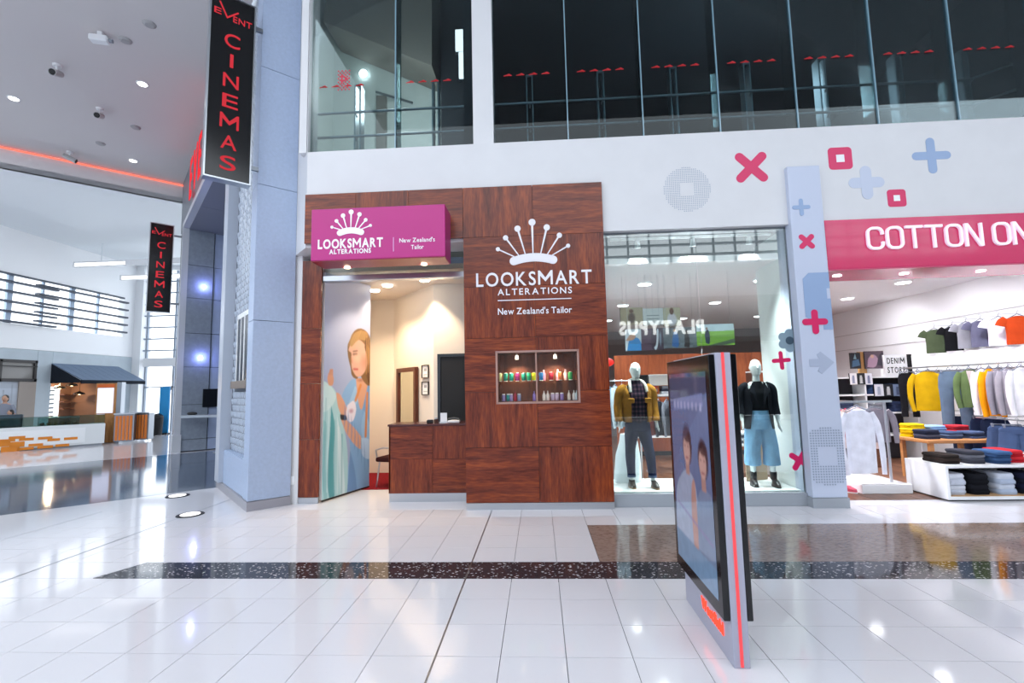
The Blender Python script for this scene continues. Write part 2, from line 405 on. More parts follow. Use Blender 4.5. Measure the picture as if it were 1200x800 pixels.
# ------------------------------------------------------------------ floor
floor = MB().box(-26, 20, -12.2, 24, -.14, -.03).build('floor', M_grout)
struct(floor, 'glossy white terrazzo floor crossed by a black granite strip')
PX = .4
def xl(k): return -.28 + PX * k
rows = [2.68 + PX * j for j in range(4)] + [4.68 + PX * j for j in range(5)]
cells = []
for r in rows:
    for k in range(-15, 19):
        if r > 4.6 and k >= 2 and r < 5.8: continue
        cells.append((xl(k) + PX / 2, r + PX / 2))
def pxy(p):
    c = RM.transposed() @ (Vector((p[0], p[1], 0)) - Vector((0, 0, CAMH))); return (600 + FPX * c.x / c.z, 400 + FPX * c.y / c.z)
vis = [c for c in cells if -25 < pxy(c)[0] < 1225 and pxy(c)[1] < 815]
vis.sort(key=lambda c: c[0] ** 2 + c[1] ** 2); near = set(vis[:298])
G = .0022
tme = MB().box(-PX / 2 + G, PX / 2 - G, -PX / 2 + G, PX / 2 - G, -.03, 0).mesh('tile', M_tile)
def put(name, me, parent, loc):
    o = bpy.data.objects.new(name, me); COL.objects.link(o); o.location = loc; o.parent = parent
    o.matrix_parent_inverse = Matrix.Translation(-WPOS[parent.name]); WPOS[o.name] = Vector(loc); return o
for c in vis[:298]: put('tile', tme, floor, (c[0], c[1], 0))
rest = MB()
for c in cells:
    if c not in near: rest.box(c[0] - PX / 2 + G, c[0] + PX / 2 - G, c[1] - PX / 2 + G, c[1] + PX / 2 - G, -.03, 0)
X0, X1 = xl(-15), xl(19)
rest.box(X0, X1, -9, 2.68 - G, -.03, 0)
tag(rest.build('tile', M_tile, floor), kind='stuff')
# black strip, cut askew at its left end, and the brown band above it
for a in range(8):
    x0 = -3.9 + a * 1.45; x1 = x0 + 1.446
    q = [(x0 - (.18 if a == 0 else 0), 4.283), (x1, 4.283), (x1, 4.677), (x0, 4.677)]
    MB().prism(q, -.03, 0, plane='xy').build('granite_slab', M_black_granite, floor)
MB().prism([(X0, 4.283), (-4.087, 4.283), (-3.905, 4.677), (X0, 4.677)], -.03, 0, plane='xy').build('tile', M_tile, floor)
for a in range(6):
    for b in range(2):
        MB().box(.523 + a * 1.2, .523 + (a + 1) * 1.2 - .004, 4.683 + b * .6, 4.683 + b * .6 + .596, -.03, 0).build('granite_slab', M_brown_granite, floor)
# paving left of the tiles, the slate area before the cinema, the rest of the hall
def cfpoly(pts): return [tuple(fp(CF, a, b, 0).to_2d()) for a, b in pts]
MB().prism([(-26, -9), (X0 - .012, -9), (X0 - .012, 6.68), (-3.72, 6.68), (-3.72, 7.05)] + cfpoly([(0, -.5), (2.35, -.5), (2.35, 22)]), -.03, 0, plane='xy').build('paving', M_tile, floor)
MB().prism([(2.365, -6), (2.365, 22), (5.6, 22), (5.6, -6)], -.03, 0, CF, 'xy').build('granite_slab', M_blue_granite, floor)
MB().prism([(5.62, -6), (5.62, 22), (8.85, 22), (8.85, -6)], -.03, 0, CF, 'xy').build('granite_slab', M_blue_granite, floor)
MB().prism(cfpoly([(8.865, -6), (8.865, 14.6), (12, 16)]) + [(-26, 24), (-6, 24)], -.03, 0, plane='xy').build('paving', M_tile, floor)
MB().box(xl(19), 20, -9, 7, -.03, 0).build('paving', M_tile, floor)
# shop floors
MB().box(-3.72, .92, 6.685, 8.0, -.03, -.001).build('paving', M_tile, floor)
MB().box(-3.72, .92, 8.0, 10, -.03, .004).build('carpet', M_carpet, floor, label='red carpet')
MB().box(.96, 8.1, 6.685, 7.0, -.03, -.001).build('paving', M_tile, floor)
for a in range(12):
    MB().box(.96 + a * .6, .96 + a * .6 + .594, 7.0, 16.5, -.03, .002).build('floorboard', wood('shop_floorboard', '#6d4a38', '#86604a', '#4c3226', 'y', .35), floor)
# expansion joint
MB().box(-4.86, -4.845, 2.0, 7.4, -.001, .0012).build('joint_strip', M_steel_d, floor)
MB().box(-.687, -.675, 1.5, 6.6, -.001, .0012).build('joint_strip', M_steel_d, floor)

# ------------------------------------------------------------------ white shopfront wall
wf = thing('wall_front', 'tall white shopfront wall with fascia band above the shops', None, (0, 6.8, 0)); struct(wf)
def wb(n, x0, x1, y0, y1, z0, z1, m=M_white, p=wf, bev=0): return MB().box(x0, x1, y0, y1, z0, z1).build(n, m, p, bevel=bev)
wb('fascia', -3.36, 9.5, 6.65, 6.95, 3.81, 5.2)
wb('pier', -.87, -.57, 6.65, 6.95, 5.2, 10)
wb('lintel', -3.36, 9.5, 6.65, 6.95, 9.0, 10)
wb('pier', -3.5, -3.39, 6.66, 6.95, 5.2, 10)
wb('pier', 7.9, 9.5, 6.65, 6.95, 5.2, 9)
MB().prism([(-3.36, 6.65), (-3.73, 7.05), (-3.73, 7.15), (-3.36, 6.95)], 3.74, 10, plane='xy').build('corner_panel', M_white, wf)
wb('jamb', -3.78, -3.605, 7.05, 7.3, 0, 3.74)
MB().prism([(-3.36, 6.66), (-1.03, 6.66), (-1.03, 7.45), (-3.73, 7.45), (-3.73, 7.06)], 3.742, 3.81, plane='xy').build('soffit', M_white, wf)
wb('socket', -3.72, -3.66, 7.035, 7.05, .28, .4, M_white2)
wb('spandrel', 8.1, 20, 6.65, 6.95, 0, 10)
# timber-clad entrance wall
wt = thing('wall_timber', 'reddish timber panelled entrance wall of the alterations shop', None, (0, 6.7, 0)); struct(wt)
ZR = [4.52, 3.78, 3.06, 2.33, 1.58, .83, .095]; XC = [-1.03, -.03, .96]
RX0, RX1, RZ0, RZ1 = -.58, .54, 1.43, 2.13
g = .0025
for i in range(6):
    for j in range(2):
        x0, x1, z1, z0 = XC[j] + g, XC[j + 1] - g, ZR[i] - g, ZR[i + 1] + g
        q = [(x0, z0), (x1, z0), (x1, z1), (x0, z1)]
        if i == 3: q = [(x0, z0), (RX0, z0), (RX0, RZ1), (x1, RZ1), (x1, z1), (x0, z1)] if j == 0 else [(RX1, z0), (x1, z0), (x1, z1), (x0, z1), (x0, RZ1), (RX1, RZ1)]
        if i == 4: q = [(x0, z0), (x1, z0), (x1, RZ0), (RX0, RZ0), (RX0, z1), (x0, z1)] if j == 0 else [(x0, z0), (x1, z0), (x1, z1), (RX1, z1), (RX1, RZ0), (x0, RZ0)]
        MB().prism(q, 6.6, 6.625).build('panel', WZ if (i + j) % 2 == 0 else WX, wt)
for k, (a, b, m) in enumerate([(-3.36, -2.6, WX), (-2.6, -1.82, WZ), (-1.82, -1.03, WX)]):
    MB().box(a + g, b - g, 6.6, 6.648, 3.785, 4.52).build('panel', m, wt)
MB().box(-1.03, .96, 6.612, 6.64, 0, .09).build('kickplate', M_steel, wt)
for (x0, x1, z0, z1) in [(-1.02, RX0, .1, 3.8), (RX1, .95, .1, 3.8), (RX0, RX1, .1, RZ0), (RX0, RX1, RZ1, 3.8), (-1.02, .95, 3.8, 4.51)]:
    MB().box(x0, x1, 6.626, 6.649 if z0 >= 3.8 else 6.9, z0, z1).build('backing', M_blackm, wt)
MB().box(-1.03, -1.005, 6.626, 7.15, .1, 3.74).build('end_panel', WZ, wt)
zs = [.09, .93, 1.76, 2.6, 3.66]
for k in range(4):
    MB().box(-3.6, -3.3, 7.05, 7.09, zs[k] + g, zs[k + 1] - g).build('panel', [WZ, WZ, WX, WZ][k], wt)
MB().box(-3.6, -3.3, 7.06, 7.1, 0, .085).build('kickplate', M_steel, wt)
# entrance head track
tr = thing('trim_1', 'brushed steel sliding door track across the shop entrance', None, (-2.2, 7.15, 3.3)); struct(tr)
MB().box(-3.3, -1.04, 7.08, 7.22, 3.33, 3.42).build('track', M_steel, tr, bevel=.008)
MB().box(-3.3, -1.04, 7.14, 7.16, 3.42, 3.74).build('transom_pane', glass('clear_glass', '#f2f7f5', 1), tr)
# ------------------------------------------------------------------ alterations shop room
wl = thing('wall_shop', 'cream painted inner walls of the alterations shop', None, (-2.5, 9, 0)); struct(wl)
M_cream = mat('cream_paint', '#e6ddd2', .6); M_warmceil = mat('cream_ceiling', '#e2d8cc', .7)
def vwall(n, p, q, z0, z1, m, parent, t=.06):
    a, b = Vector((*p, 0)), Vector((*q, 0)); d = (b - a).normalized(); nn = Vector((-d.y, d.x, 0)) * t
    return MB().prism([a.to_2d(), b.to_2d(), (b + nn).to_2d(), (a + nn).to_2d()], z0, z1, plane='xy').build(n, m, parent)
PL = [(-3.56, 7.12), (-3.56, 9.6), (-2.95, 9.6), (-1.84, 8.3), (.9, 8.3)]
for a, b in zip(PL[:-1], PL[1:]): vwall('wall_panel', a, b, 0, 3.5, M_cream, wl)
ce = MB().box(-3.6, .92, 7.22, 9.7, 3.5, 3.58).build('ceiling', M_warmceil); struct(ce, 'cream ceiling of the alterations shop')
# ------------------------------------------------------------------ clothing shop room
ws = thing('wall_store', 'white inner walls of the clothing shop', None, (5, 12, 0)); struct(ws)
M_store = mat('store_white', '#efeff2', .6)
SX = 8.0
wb('wall_panel', .92, .97, 6.95, 16, 0, 3.8, M_store, ws)
wb('wall_panel', SX, SX + .1, 6.95, 16, 0, 3.6, M_store, ws)
wb('wall_panel', .97, SX, 16, 16.1, 0, 3.6, mat('store_back_grey', '#8b8788', .7), ws)
wb('window_return', 3.52, 3.6, 6.77, 7.75, 0, 3.8, mat('pale_return', '#dfe7e6', .35), ws)
c2 = MB().box(.92, SX + .1, 7.0, 16.1, 3.42, 3.5).build('ceiling', mat('store_ceiling', '#e4e3e6', .7)); struct(c2, 'pale grey ceiling inside the clothing shop')
# pillar with printed marks
pil = thing('wall_pillar', 'pale lilac pillar beside the shop window printed with marks', None, (3.73, 6.8, 0)); struct(pil)
M_lilac = mat('pale_lilac_paint', '#bfc8dc', .4)
MB().box(3.51, 3.95, 6.58, 7.0, .13, 4.61).build('shaft', M_lilac, pil, bevel=.006)
MB().box(3.50, 3.96, 6.57, 7.01, 0, .128).build('skirting', M_grey, pil)
# shop window
M_shopglass = glass('shop_glass', '#edf4f2', 2.9)
w1 = thing('window_1', 'large display window of the clothing shop', None, (2.25, 6.75, .18)); struct(w1)
for a, b in ((.975, 2.262), (2.27, 3.5)): MB().box(a, b, 6.745, 6.757, .17, 3.8).build('pane', M_shopglass, w1)
MB().box(.97, 3.51, 6.7, 6.8, 0, .165).build('sill', M_grey, w1, bevel=.004)
MB().box(3.5, 3.515, 6.735, 6.765, .17, 3.81).build('edge_trim', M_steel_d, w1)
MB().box(.97, 3.51, 6.74, 6.77, 3.79, 3.81).build('head_trim', M_steel_d, w1)
# raised display base
pb = MB().box(1.0, 3.5, 6.83, 7.75, .005, .18).build('display_plinth', mat('plinth_white', '#eef3f2', .25), bevel=.006)
tag(pb, 'low white display plinth inside the shop window under the mannequins', 'plinth')
# ------------------------------------------------------------------ upper floor windows
M_tint = glass('upper_glass', '#c3d0d3', .7); M_fin = mat('glass_fin', '#7ea0b0', .1, spec=.8)
M_finp = glass('fin_glass', '#c4d8da', .8)
def upper(idx, x0, x1, mull, label, dec):
    w = thing('window_%d' % idx, label, None, ((x0 + x1) / 2, 6.75, 5.2)); struct(w)
    xs = [x0] + mull + [x1]
    for a, b in zip(xs[:-1], xs[1:]):
        p = MB().box(a + .006, b - .006, 6.72, 6.732, 5.2, 9.0).build('pane', M_tint, w)
        J = MB(); n = 4; pc = .205
        for k in range(dec if dec else n):
            cx = a + .22 + k * pc * .92; z = 6.28 if idx == 3 else 6.26
            for dx, dz, r in ((-.03, 0, .011), (-.015, .004, .013), (.002, .003, .015), (.018, .012, .019), (.036, .003, .015), (.055, 0, .008), (-.05, -.003, .008)):
                J.prism([(cx + dx + r * 1.25 * math.cos(t), z + dz + r * .75 * math.sin(t)) for t in [q * PI / 5 for q in range(10)]], 6.716, 6.719)
        J.build('red_marker', mat('marker_red', '#d8242e', .5), p)
    for m_ in mull:
        MB().box(m_ - .008, m_ + .008, 6.7, 6.735, 5.2, 9.0).build('mullion', M_fin, w)
        MB().box(m_ - .006, m_ + .006, 6.74, 7.0, 5.2, 9.0).build('glass_fin', M_finp, w)
    return w
upper(2, -3.39, -.87, [-2.05], 'upper left window with a pale stairwell behind', 4)
upper(3, -.57, 7.9, [.52, 1.61, 2.7, 3.79, 4.89, 5.98, 7.07], 'wide dark upper window band above the shops', 4)
uf = MB().box(-3.38, 9.5, 6.96, 14, 5.0, 5.16).build('floor', mat('upper_floor', '#3a3d40', .6)); struct(uf, 'dark floor of the upper level behind glass')
ur = thing('wall_upper', 'inner walls of the upper level', None, (2, 12, 5.2)); struct(ur)
M_pale = mat('pale_green_wall', '#dfe8e4', .6); M_taupe = mat('taupe_soffit', '#8f8a83', .7)
wb('wall_panel', -4.3, -1.05, 9.6, 9.7, 5.16, 10, M_pale, ur)
wb('wall_panel', -4.36, -4.3, 7.2, 9.7, 5.16, 10, M_pale, ur)
wb('wall_panel', -.9, 9.5, 13.9, 14, 5.16, 10, M_dark, ur)
wb('wall_panel', -1.86, -1.05, 9.2, 9.6, 5.16, 10, M_dark, ur)
wb('wall_panel', -1.05, -.9, 6.96, 14, 5.16, 10, M_dark, ur)
wb('wall_panel', 8.5, 8.6, 6.96, 14, 5.16, 10, mat('charcoal_side', '#3b4044', .7), ur)
uc = MB().box(-1.05, 8.6, 6.96, 14, 9.0, 9.1).build('ceiling', M_dark); struct(uc, 'black ceiling over the dark upper level')
uc2 = MB().box(-4.36, -1.05, 6.96, 9.7, 10, 10.1).build('ceiling', M_pale); struct(uc2, 'pale ceiling over the stairwell')
P = [atY(379, 25, 8.7), atY(388, -40, 8.7), atY(506, -40, 8.7), atY(506, 77, 8.7)]
MB().prism([(p.x, p.z) for p in P], 8.7, 9.58).build('stair_soffit', M_taupe, ur)
P = [atY(441, 112, 9.5), atY(452, 115, 9.5), atY(452, 172, 9.5), atY(441, 172, 9.5)]
MB().box(P[0].x, P[1].x, 9.5, 9.6, 5.16, P[0].z).build('doorway', mat('door_taupe', '#8a8782', .6), ur)
P = atY(440, 106, 9.4); Q = atY(486, 127, 9.4)
MB().tube([(P.x, 9.45, P.z), (Q.x, 9.2, Q.z)], .025).build('handrail', M_steel_d, ur)
# ------------------------------------------------------------------ hall ceilings, far walls
ca = MB().box(-4.8, 20, -1.0, 6.95, 10, 10.3).build('ceiling', mat('hall_ceiling', '#a5a8ab', .7)); struct(ca, 'grey hall ceiling above the shopfront')
cl = MB().box(-.6, 10.5, -.05, 5.2, 8.4, 8.6, CF).build('ceiling', M_ceil); struct(cl, 'greige ceiling in front of the cinema entrance')
cw = thing('ceiling_lower', 'lower white ceiling beyond the red cove', None, fp(CF, 14, 6, 7.8)); struct(cw)
MB().box(10.5, 26, -7, 6.2, 7.8, 7.95, CF).build('slab', M_cool, cw)
MB().box(10.5, 10.6, -.05, 6.2, 7.8, 8.6, CF).build('bulkhead', mat('bulkhead_white', '#e4e2e2', .6), cw)
cv = MB().box(10.44, 10.49, 0, 6.2, 8.33, 8.36, CF).build('cove_light', emis('cove_red', '#ff7a66', .45)); tag(cv, 'red glowing light strip along the ceiling cove', 'cove light')
# back of the hall (seen in the shop glass)
wk = thing('wall_back', 'white wall with clerestory windows opposite the shops', None, (0, -9, 0)); struct(wk)
M_opp = mat('opposite_grey', '#8d9093', .7)
wb('wall_panel', -26, 2.6, -9.2, -9, 0, 7.3, M_white, wk)
wb('wall_panel', 2.6, 20, -9.2, -9, 5.7, 7.3, M_white, wk)
wb('fascia', 2.6, 20, -9.15, -9, 3.8, 5.7, M_opp, wk)
wb('shop_back', 2.6, 20, -12, -11.9, 0, 3.8, M_dark, wk)
wb('shop_ceiling', 2.6, 20, -12, -9.2, 3.8, 3.9, M_opp, wk)
wb('lintel', -26, 20, -9.2, -9, 9.6, 10, M_white, wk)
for k in range(46):
    x = -25.6 + k; MB().box(x - .045, x + .045, -9.15, -9.05, 7.3, 9.6).build('mullion', M_steel_d, wk)
for z in (7.75, 8.25, 8.9): MB().box(-26, 20, -9.2, -9.02, z - .045, z + .045).build('transom', M_steel_d, wk)
wr = MB().box(19.9, 20, -9, 6.7, 0, 10).build('wall_right', M_white); struct(wr, 'white wall at the far right end of the hall')
# opposite shop's lit name
ps = thing('opposite_sign', 'white lit shop name on the grey fascia opposite, seen mirrored in the glass', 'sign', (5.5, -8.95, 3.97))
BF = (Vector((7.7, -8.98, 0)), Vector((-1, 0, 0)), Vector((0, -1, 0)), Vector((0, 0, 1)))
letters('PLATYPUS', BF, 0, 3.9, 3.97, 4.62, -.06, 0, emis('opposite_letters', '#ffffff', 1.6), ps, bold=.045, gap=.09)
# ------------------------------------------------------------------ cinema wall (45 degree frame: s along, u out, z up)
cw_ = thing('wall_cinema', 'blue grey stone clad cinema wall with tall portal', None, fp(CF, 3, 0, 0)); struct(cw_)
def cb(n, s0, s1, u0, u1, z0, z1, m, p=cw_, bev=0): return MB().box(s0, s1, u0, u1, z0, z1, CF).build(n, m, p, bevel=bev)
M_perf = mat('core', '#5b636e', .6)
JZ = [.13, 2.69, 4.74, 6.6, 8.4, 10.3]
cb('core', .02, 2.3, -.55, -.14, 0, 10.3, mat('column_core', '#79838f', .6))
cb('skirting', -.012, 2.4, -.56, .012, 0, .125, mat('grey_skirting', '#98979f', .35))
for a, b in zip(JZ[:-1], JZ[1:]):
    cb('stone_panel', 0, .02, -.56, 0, a + .004, b - .004, M_stone)
    cb('stone_panel', .02, .33, -.14, 0, a + .004, b - .004, M_stone)
cb('stone_panel', .33, 2.0, -.14, -.02, .13, .66, M_stone)
cb('end_trim', 2.0, 2.36, -.5, .05, .13, 6.6, mat('pale_trim', '#b4bcc9', .35))
cb('ledge', .33, 2.0, -.14, -.03, .66, .68, M_stone)
# patterned relief cladding: rows of small raised bosses, each row a thin sheet
M_rel = mat('relief_cladding', '#5d6570', .5)
M_boss = mat('relief_boss', '#a9b3c2', .3)
for k in range(8):
    z0, z1 = .68 + k * .99, .68 + (k + 1) * .99
    if z0 > 8.3: break
    z1 = min(z1, 8.38); pn = cb('relief_panel', .33, 2.0, -.14, -.115, z0 + .004, z1 - .004, M_rel)
    J = MB()
    for i in range(11):
        for j in range(9):
            s_, z = .4 + i * .145 + (.07 if j % 2 else 0), z0 + .055 + j * .11
            if 1.72 < z < 2.98 and .5 < s_ < 1.72: continue
            if z > z1 - .04: continue
            h = .052; o = (i + j) % 2
            J.add([fp(CF, s_ - h, -.115, z - h), fp(CF, s_ + h, -.115, z - h), fp(CF, s_ + h, -.115, z + h), fp(CF, s_ - h, -.115, z + h), fp(CF, s_ + (h * .6 if o else -h * .6), -.09, z + (h * .5))],
                  [(0, 1, 4), (1, 2, 4), (2, 3, 4), (3, 0, 4)])
    tag(J.build('boss_relief', M_boss, pn), kind='stuff')
wd = thing('window_4', 'small steel framed window in the patterned column cladding', None, fp(CF, 1.1, -.1, 1.75)); struct(wd)
MB().box(.52, 1.7, -.115, -.03, 1.72, 1.84, CF).build('sill', mat('bronze_sill', '#6e6662', .4), wd)
MB().box(.56, 1.66, -.1145, -.108, 1.84, 2.9, CF).build('pane', mat('dark_pane', '#27303a', .25, spec=.25), wd)
for a, b, z0, z1 in ((.52, .58, 1.84, 2.96), (1.64, 1.7, 1.84, 2.96), (1.07, 1.13, 1.84, 2.96), (.52, 1.7, 2.9, 2.98), (.8, .84, 1.84, 2.9), (1.36, 1.4, 1.84, 2.9)):
    MB().box(a, b, -.114, -.1, z0, z1, CF).build('frame_bar', M_white2, wd)
# portal
M_jamb = mat('jamb_stone', '#8a94a1', .4, noise=.1, nscale=10); M_pan = mat('portal_panel', '#a6b4d0', .35, noise=.05, nscale=6)
M_fas = mat('fascia_slate', '#7c818a', .45, noise=.12, nscale=12); M_pt = mat('portal_trim', '#c9ccd2', .35)
for k in range(4):
    cb('fascia_panel', 2.36 + k * 2.03, 2.36 + (k + 1) * 2.03 - .01, -.5, 0, 6.75, 8.4, M_fas)
cb('lintel_trim', 2.36, 9.25, -.1, .06, 6.6, 6.75, M_pt)
cb('pier_trim', 9.2, 9.34, -.1, .06, .02, 6.75, M_pt)
cb('pier', 9.34, 10.5, -.5, -.02, 0, 8.4, M_fas)
cb('pier_plinth', 9.16, 9.4, -.12, .09, 0, .5, M_pt)
JP = [0.02, .35, 1.35, 2.45, 3.45, 4.5, 5.5, 6.58]
for a, b in zip(JP[:-1], JP[1:]):
    cb('jamb_stone', 9.2, 9.3, -.75, -.1, a + .006, b - .006, M_jamb)
    for q in range(3): cb('wall_panel', 9.24, 9.3, -.765 - (q + 1) * 1.6, -.765 - q * 1.6 - .01, a + .008, b - .008, M_pan)
for k in range(3): cb('portal_ceiling', 2.36 + k * 2.3, 2.36 + (k + 1) * 2.3 - .012, -5, -.1, 6.58, 6.62, mat('portal_soffit', '#83868d', .5))
cb('panel_backing', 9.302, 9.42, -6, -.1, 0, 6.6, M_blackm)
cb('portal_back', 2.4, 9.3, -5.6, -5.5, 0, 6.6, mat('portal_back_grey', '#59636f', .5))
cb('side_wall', 2.3, 2.36, -5.6, -.5, 0, 6.6, M_pan)
def onplane(px, py, f, sval):          # point of a pixel on the plane s = sval of frame f
    r = ray(px, py); o = Vector((0, 0, CAMH)); t = (sval - (o - f[0]).dot(f[1])) / r.dot(f[1]); return o + r * t
for i, (px, py) in enumerate(((239, 336), (235, 419))):
    p = onplane(px, py, CF, 9.22); f = (p, CF[2], -CF[1], CF[3])
    b = MB().prism([(.055 * math.cos(t * PI / 8), .055 * math.sin(t * PI / 8)) for t in range(16)], 0, .02, f).build('wall_light', emis('violet_led', '#8f7dff', 9))
    lamp('portal_glow', 'POINT', p - CF[1] * .15, 3.5, '#9aa4ff', .05); tag(b, ('upper' if i == 0 else 'lower') + ' of two small violet wall lights on the portal panels', 'light', 'portal wall lights')
p = onplane(250, 466, CF, 9.22)
ls = MB().box(-.28, .28, .02, .06, -.27, .27, (p, CF[2], -CF[1], CF[3])).build('portal_notice', M_black, bevel=.01); tag(ls, 'square black notice box on the grey portal panel', 'sign')
p = atZ(243, 530, 0)
ba = thing('barrier', 'low steel barrier with flat top rail inside the cinema portal', 'barrier', p)
MB().box(-.75, .45, -.06, .06, .98, 1.06, FR(p, .1)).build('top_rail', M_steel, ba, bevel=.01)
MB().cyl(p + Vector((.3, 0, 0)), p + Vector((.3, 0, .98)), .035).build('post', M_steel, ba); MB().cyl(p + Vector((.3, 0, 0)), p + Vector((.3, 0, .02)), .12).build('base', M_steel, ba)
MB().ell((p.x - .5, p.y, 1.1), (.16, .05, .05)).build('reader', M_blackm, ba, smooth=True)
# red glowing name on the fascia
M_neon = emis('neon_red', '#ff3a44', .33)
ev = thing('fascia_sign', 'red glowing letters along the slate fascia over the cinema portal', 'sign', fp(CF, 5.5, .06, 7.0))
EF = (fp(CF, 8.9, .02, 0), -CF[1], -CF[2], CF[3])
letters('EVENT', EF, 1.0, 4.9, 7.0, 8.15, -.06, -.045, M_neon, ev, bold=.012, gap=.26)
MB().box(3.9, 8.3, 0.0, .03, 6.85, 6.9, CF).build('mounting_rail', M_steel_d, ev)
# ------------------------------------------------------------------ blade signs
def blade(s0, label, w=.55, z0=4.66, z1=7.42, u0=.13):
    base = fp(CF, s0, u0 + w / 2, z0)
    t = thing('blade_sign', label, 'sign', base, group='projecting cinema blade signs')
    f = (fp(CF, s0, u0, 0), CF[2], -CF[1], CF[3])           # a: out from wall, b: towards the back
    # seen from the shops the outer edge is on the left: the lettered face looks along -s
    MB().box(-.0, w, .02, .142, z0, z1, f).build('box', M_black, t, bevel=.004)
    fr = M_steel
    for a0, a1, c0, c1 in ((-.02, 0, z0 - .02, z1 + .02), (w, w + .02, z0 - .02, z1 + .02), (0, w, z0 - .02, z0), (0, w, z1, z1 + .02)):
        MB().box(a0, a1, 0, .16, c0, c1, f).build('frame_bar', fr, t)
    for z in (z0 + .28, z1 - .28): MB().box(-u0, -.02, .06, .1, z - .03, z + .03, f).build('bracket', M_steel_d, t)
    F2 = (fp(f, w, .142, 0), -f[1], -f[2], f[3]); m = emis('sign_red', '#f2414e', .23)
    hgt = z1 - z0; lh = hgt * .074
    for i, ch in enumerate('CINEMAS'):
        zt = z1 - hgt * (.205 + i * .112); cw2 = .10 if ch != 'I' else .022
        if ch == 'M': cw2 = .12
        letters(ch, F2, w / 2 - cw2, w / 2 + cw2, zt - lh, zt, -.006, 0, m, t, bold=.004)
    letters('E', F2, .035, .125, z1 - hgt * .118, z1 - hgt * .085, -.006, 0, m, t, bold=.004); letters('ENT', F2, .275, w - .03, z1 - hgt * .132, z1 - hgt * .098, -.006, 0, m, t, bold=.004, gap=.12)
    MB().ribbon([(.1, z1 - hgt * .045), (.2, z1 - hgt * .12), (.34, z1 - hgt * .07)], .02, F2, -.006, 0).build('tick', m, t)
    return t
blade(.06, 'large black blade sign with red letters on the near stone column')
blade(9.9, 'distant black blade sign with red letters beyond the cinema portal', z0=4.1, z1=6.75, u0=.25)
# in-floor lights
for i, (px, py) in enumerate(((208, 581), (223, 603))):
    p = atZ(px, py, 0)
    t = thing('floor_light', ('farther' if i == 0 else 'nearer') + ' round white uplight set in the floor by the stone column', 'light', p, group='floor uplights')
    MB().lathe([(.17, 0.0), (.165, .008), (.12, .008)], FR(p), 28).build('rim', M_blackm, t)
    MB().lathe([(.12, .004), (.118, .012), (.05, .015)], FR(p), 28).build('lens', emis('uplight', '#ffffff', .9), t)
# ------------------------------------------------------------------ alterations shop signs
M_ivory = mat('ivory_vinyl', '#e9e8ee', .5)
def crown(parent, f, P, d0, d1, m, wb=.028, rb=.05):
    """P: dot pixels are given in metres as (x,z) list of seven; base bean below"""
    dots, (bx0, bx1, bz, bh, bend) = P
    cx = (bx0 + bx1) / 2
    arc = [(bx0 + (bx1 - bx0) * i / 12, bz + bend * (1 - ((i - 6) / 6) ** 2)) for i in range(13)]
    MB().ribbon(arc, bh, f, d0, d1, roundcap=True).build('crown_band', m, parent)
    for (x, z), r in zip(dots, [.6, .75, .9, 1, .9, .75, .6]):
        tx = cx + (x - cx) * .52; tz = bz + bend * (1 - ((tx - cx) / (bx1 - bx0) * 2) ** 2) + bh * .45
        L = Vector((x - tx, z - tz)); n = Vector((-L.y, L.x)).normalized()
        q = [(tx - n.x * wb * .25, tz - n.y * wb * .25), (x - n.x * wb * .6 * r, z - n.y * wb * .6 * r), (x + n.x * wb * .6 * r, z + n.y * wb * .6 * r), (tx + n.x * wb * .25, tz + n.y * wb * .25)]
        b = MB().prism(q, d0, d1, f); b.prism([(x + rb * r * math.cos(k * PI / 8), z + rb * r * math.sin(k * PI / 8)) for k in range(16)], d0 * 1.6, d1, f); b.build('crown_pin', m, parent)
lg = thing('wall_logo', 'large ivory crown logo and lettering on the timber wall', 'sign', (-.03, 6.59, 2.7))
LF = (Vector((0, 6.6, 0)), Vector((1, 0, 0)), Vector((0, 1, 0)), Vector((0, 0, 1)))
def lp(px, py): p = atY(px, py, 6.6); return (p.x, p.z)
crown(lg, LF, ([lp(583.5, 292), lp(592.5, 278.7), lp(606.5, 268), lp(623.5, 260.5), lp(640.7, 266.5), lp(655.5, 275.7), lp(665.7, 288)], (lp(602, 300)[0], lp(648, 300)[0], lp(600, 306)[1], .12, .045)), -.006, 0, M_ivory)
letters('LOOKSMART', LF, -.85, .77, 3.06, 3.255, -.006, 0, M_ivory, lg, bold=.012, gap=.14)
letters('ALTERATIONS', LF, -.55, .49, 2.93, 3.02, -.006, 0, M_ivory, lg, bold=.012, gap=.2)
MB().box(-.55, .48, -.006, 0, 2.85, 2.862, LF).build('rule', M_ivory, lg)
letters("New Zealand's Tailor", LF, -.55, .48, 2.655, 2.745, -.006, 0, M_ivory, lg, bold=.012, gap=.09, space=.25, join='strapline')
# magenta box sign
bs = thing('box_sign', 'magenta box sign with white crown logo over the shop entrance', 'sign', (-2.13, 6.4, 3.41))
M_pink = mat('sign_magenta', '#b5177a', .3)
MB().box(-3.06, -1.21, 6.2, 6.6, 3.41, 4.13).build('box', [M_pink], bs, bevel=.006)
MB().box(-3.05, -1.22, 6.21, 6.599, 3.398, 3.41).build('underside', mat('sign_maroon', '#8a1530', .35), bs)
BSF = (Vector((0, 6.2, 0)), *WF[1:]); M_w = mat('sign_white', '#f4f2f6', .4)
def bp(px, py): p = atY(px, py, 6.2); return (p.x, p.z)
q = lambda x, y: bp(340 + x / 4, 200 + y / 4)
crown(bs, BSF, ([q(197, 265), q(218, 236), q(249, 211), q(287, 194), q(326, 205), q(355, 231), q(377, 257)], (q(238, 0)[0], q(336, 0)[0], q(0, 301)[1], .085, .03)), -.006, 0, M_w, .022, .034)
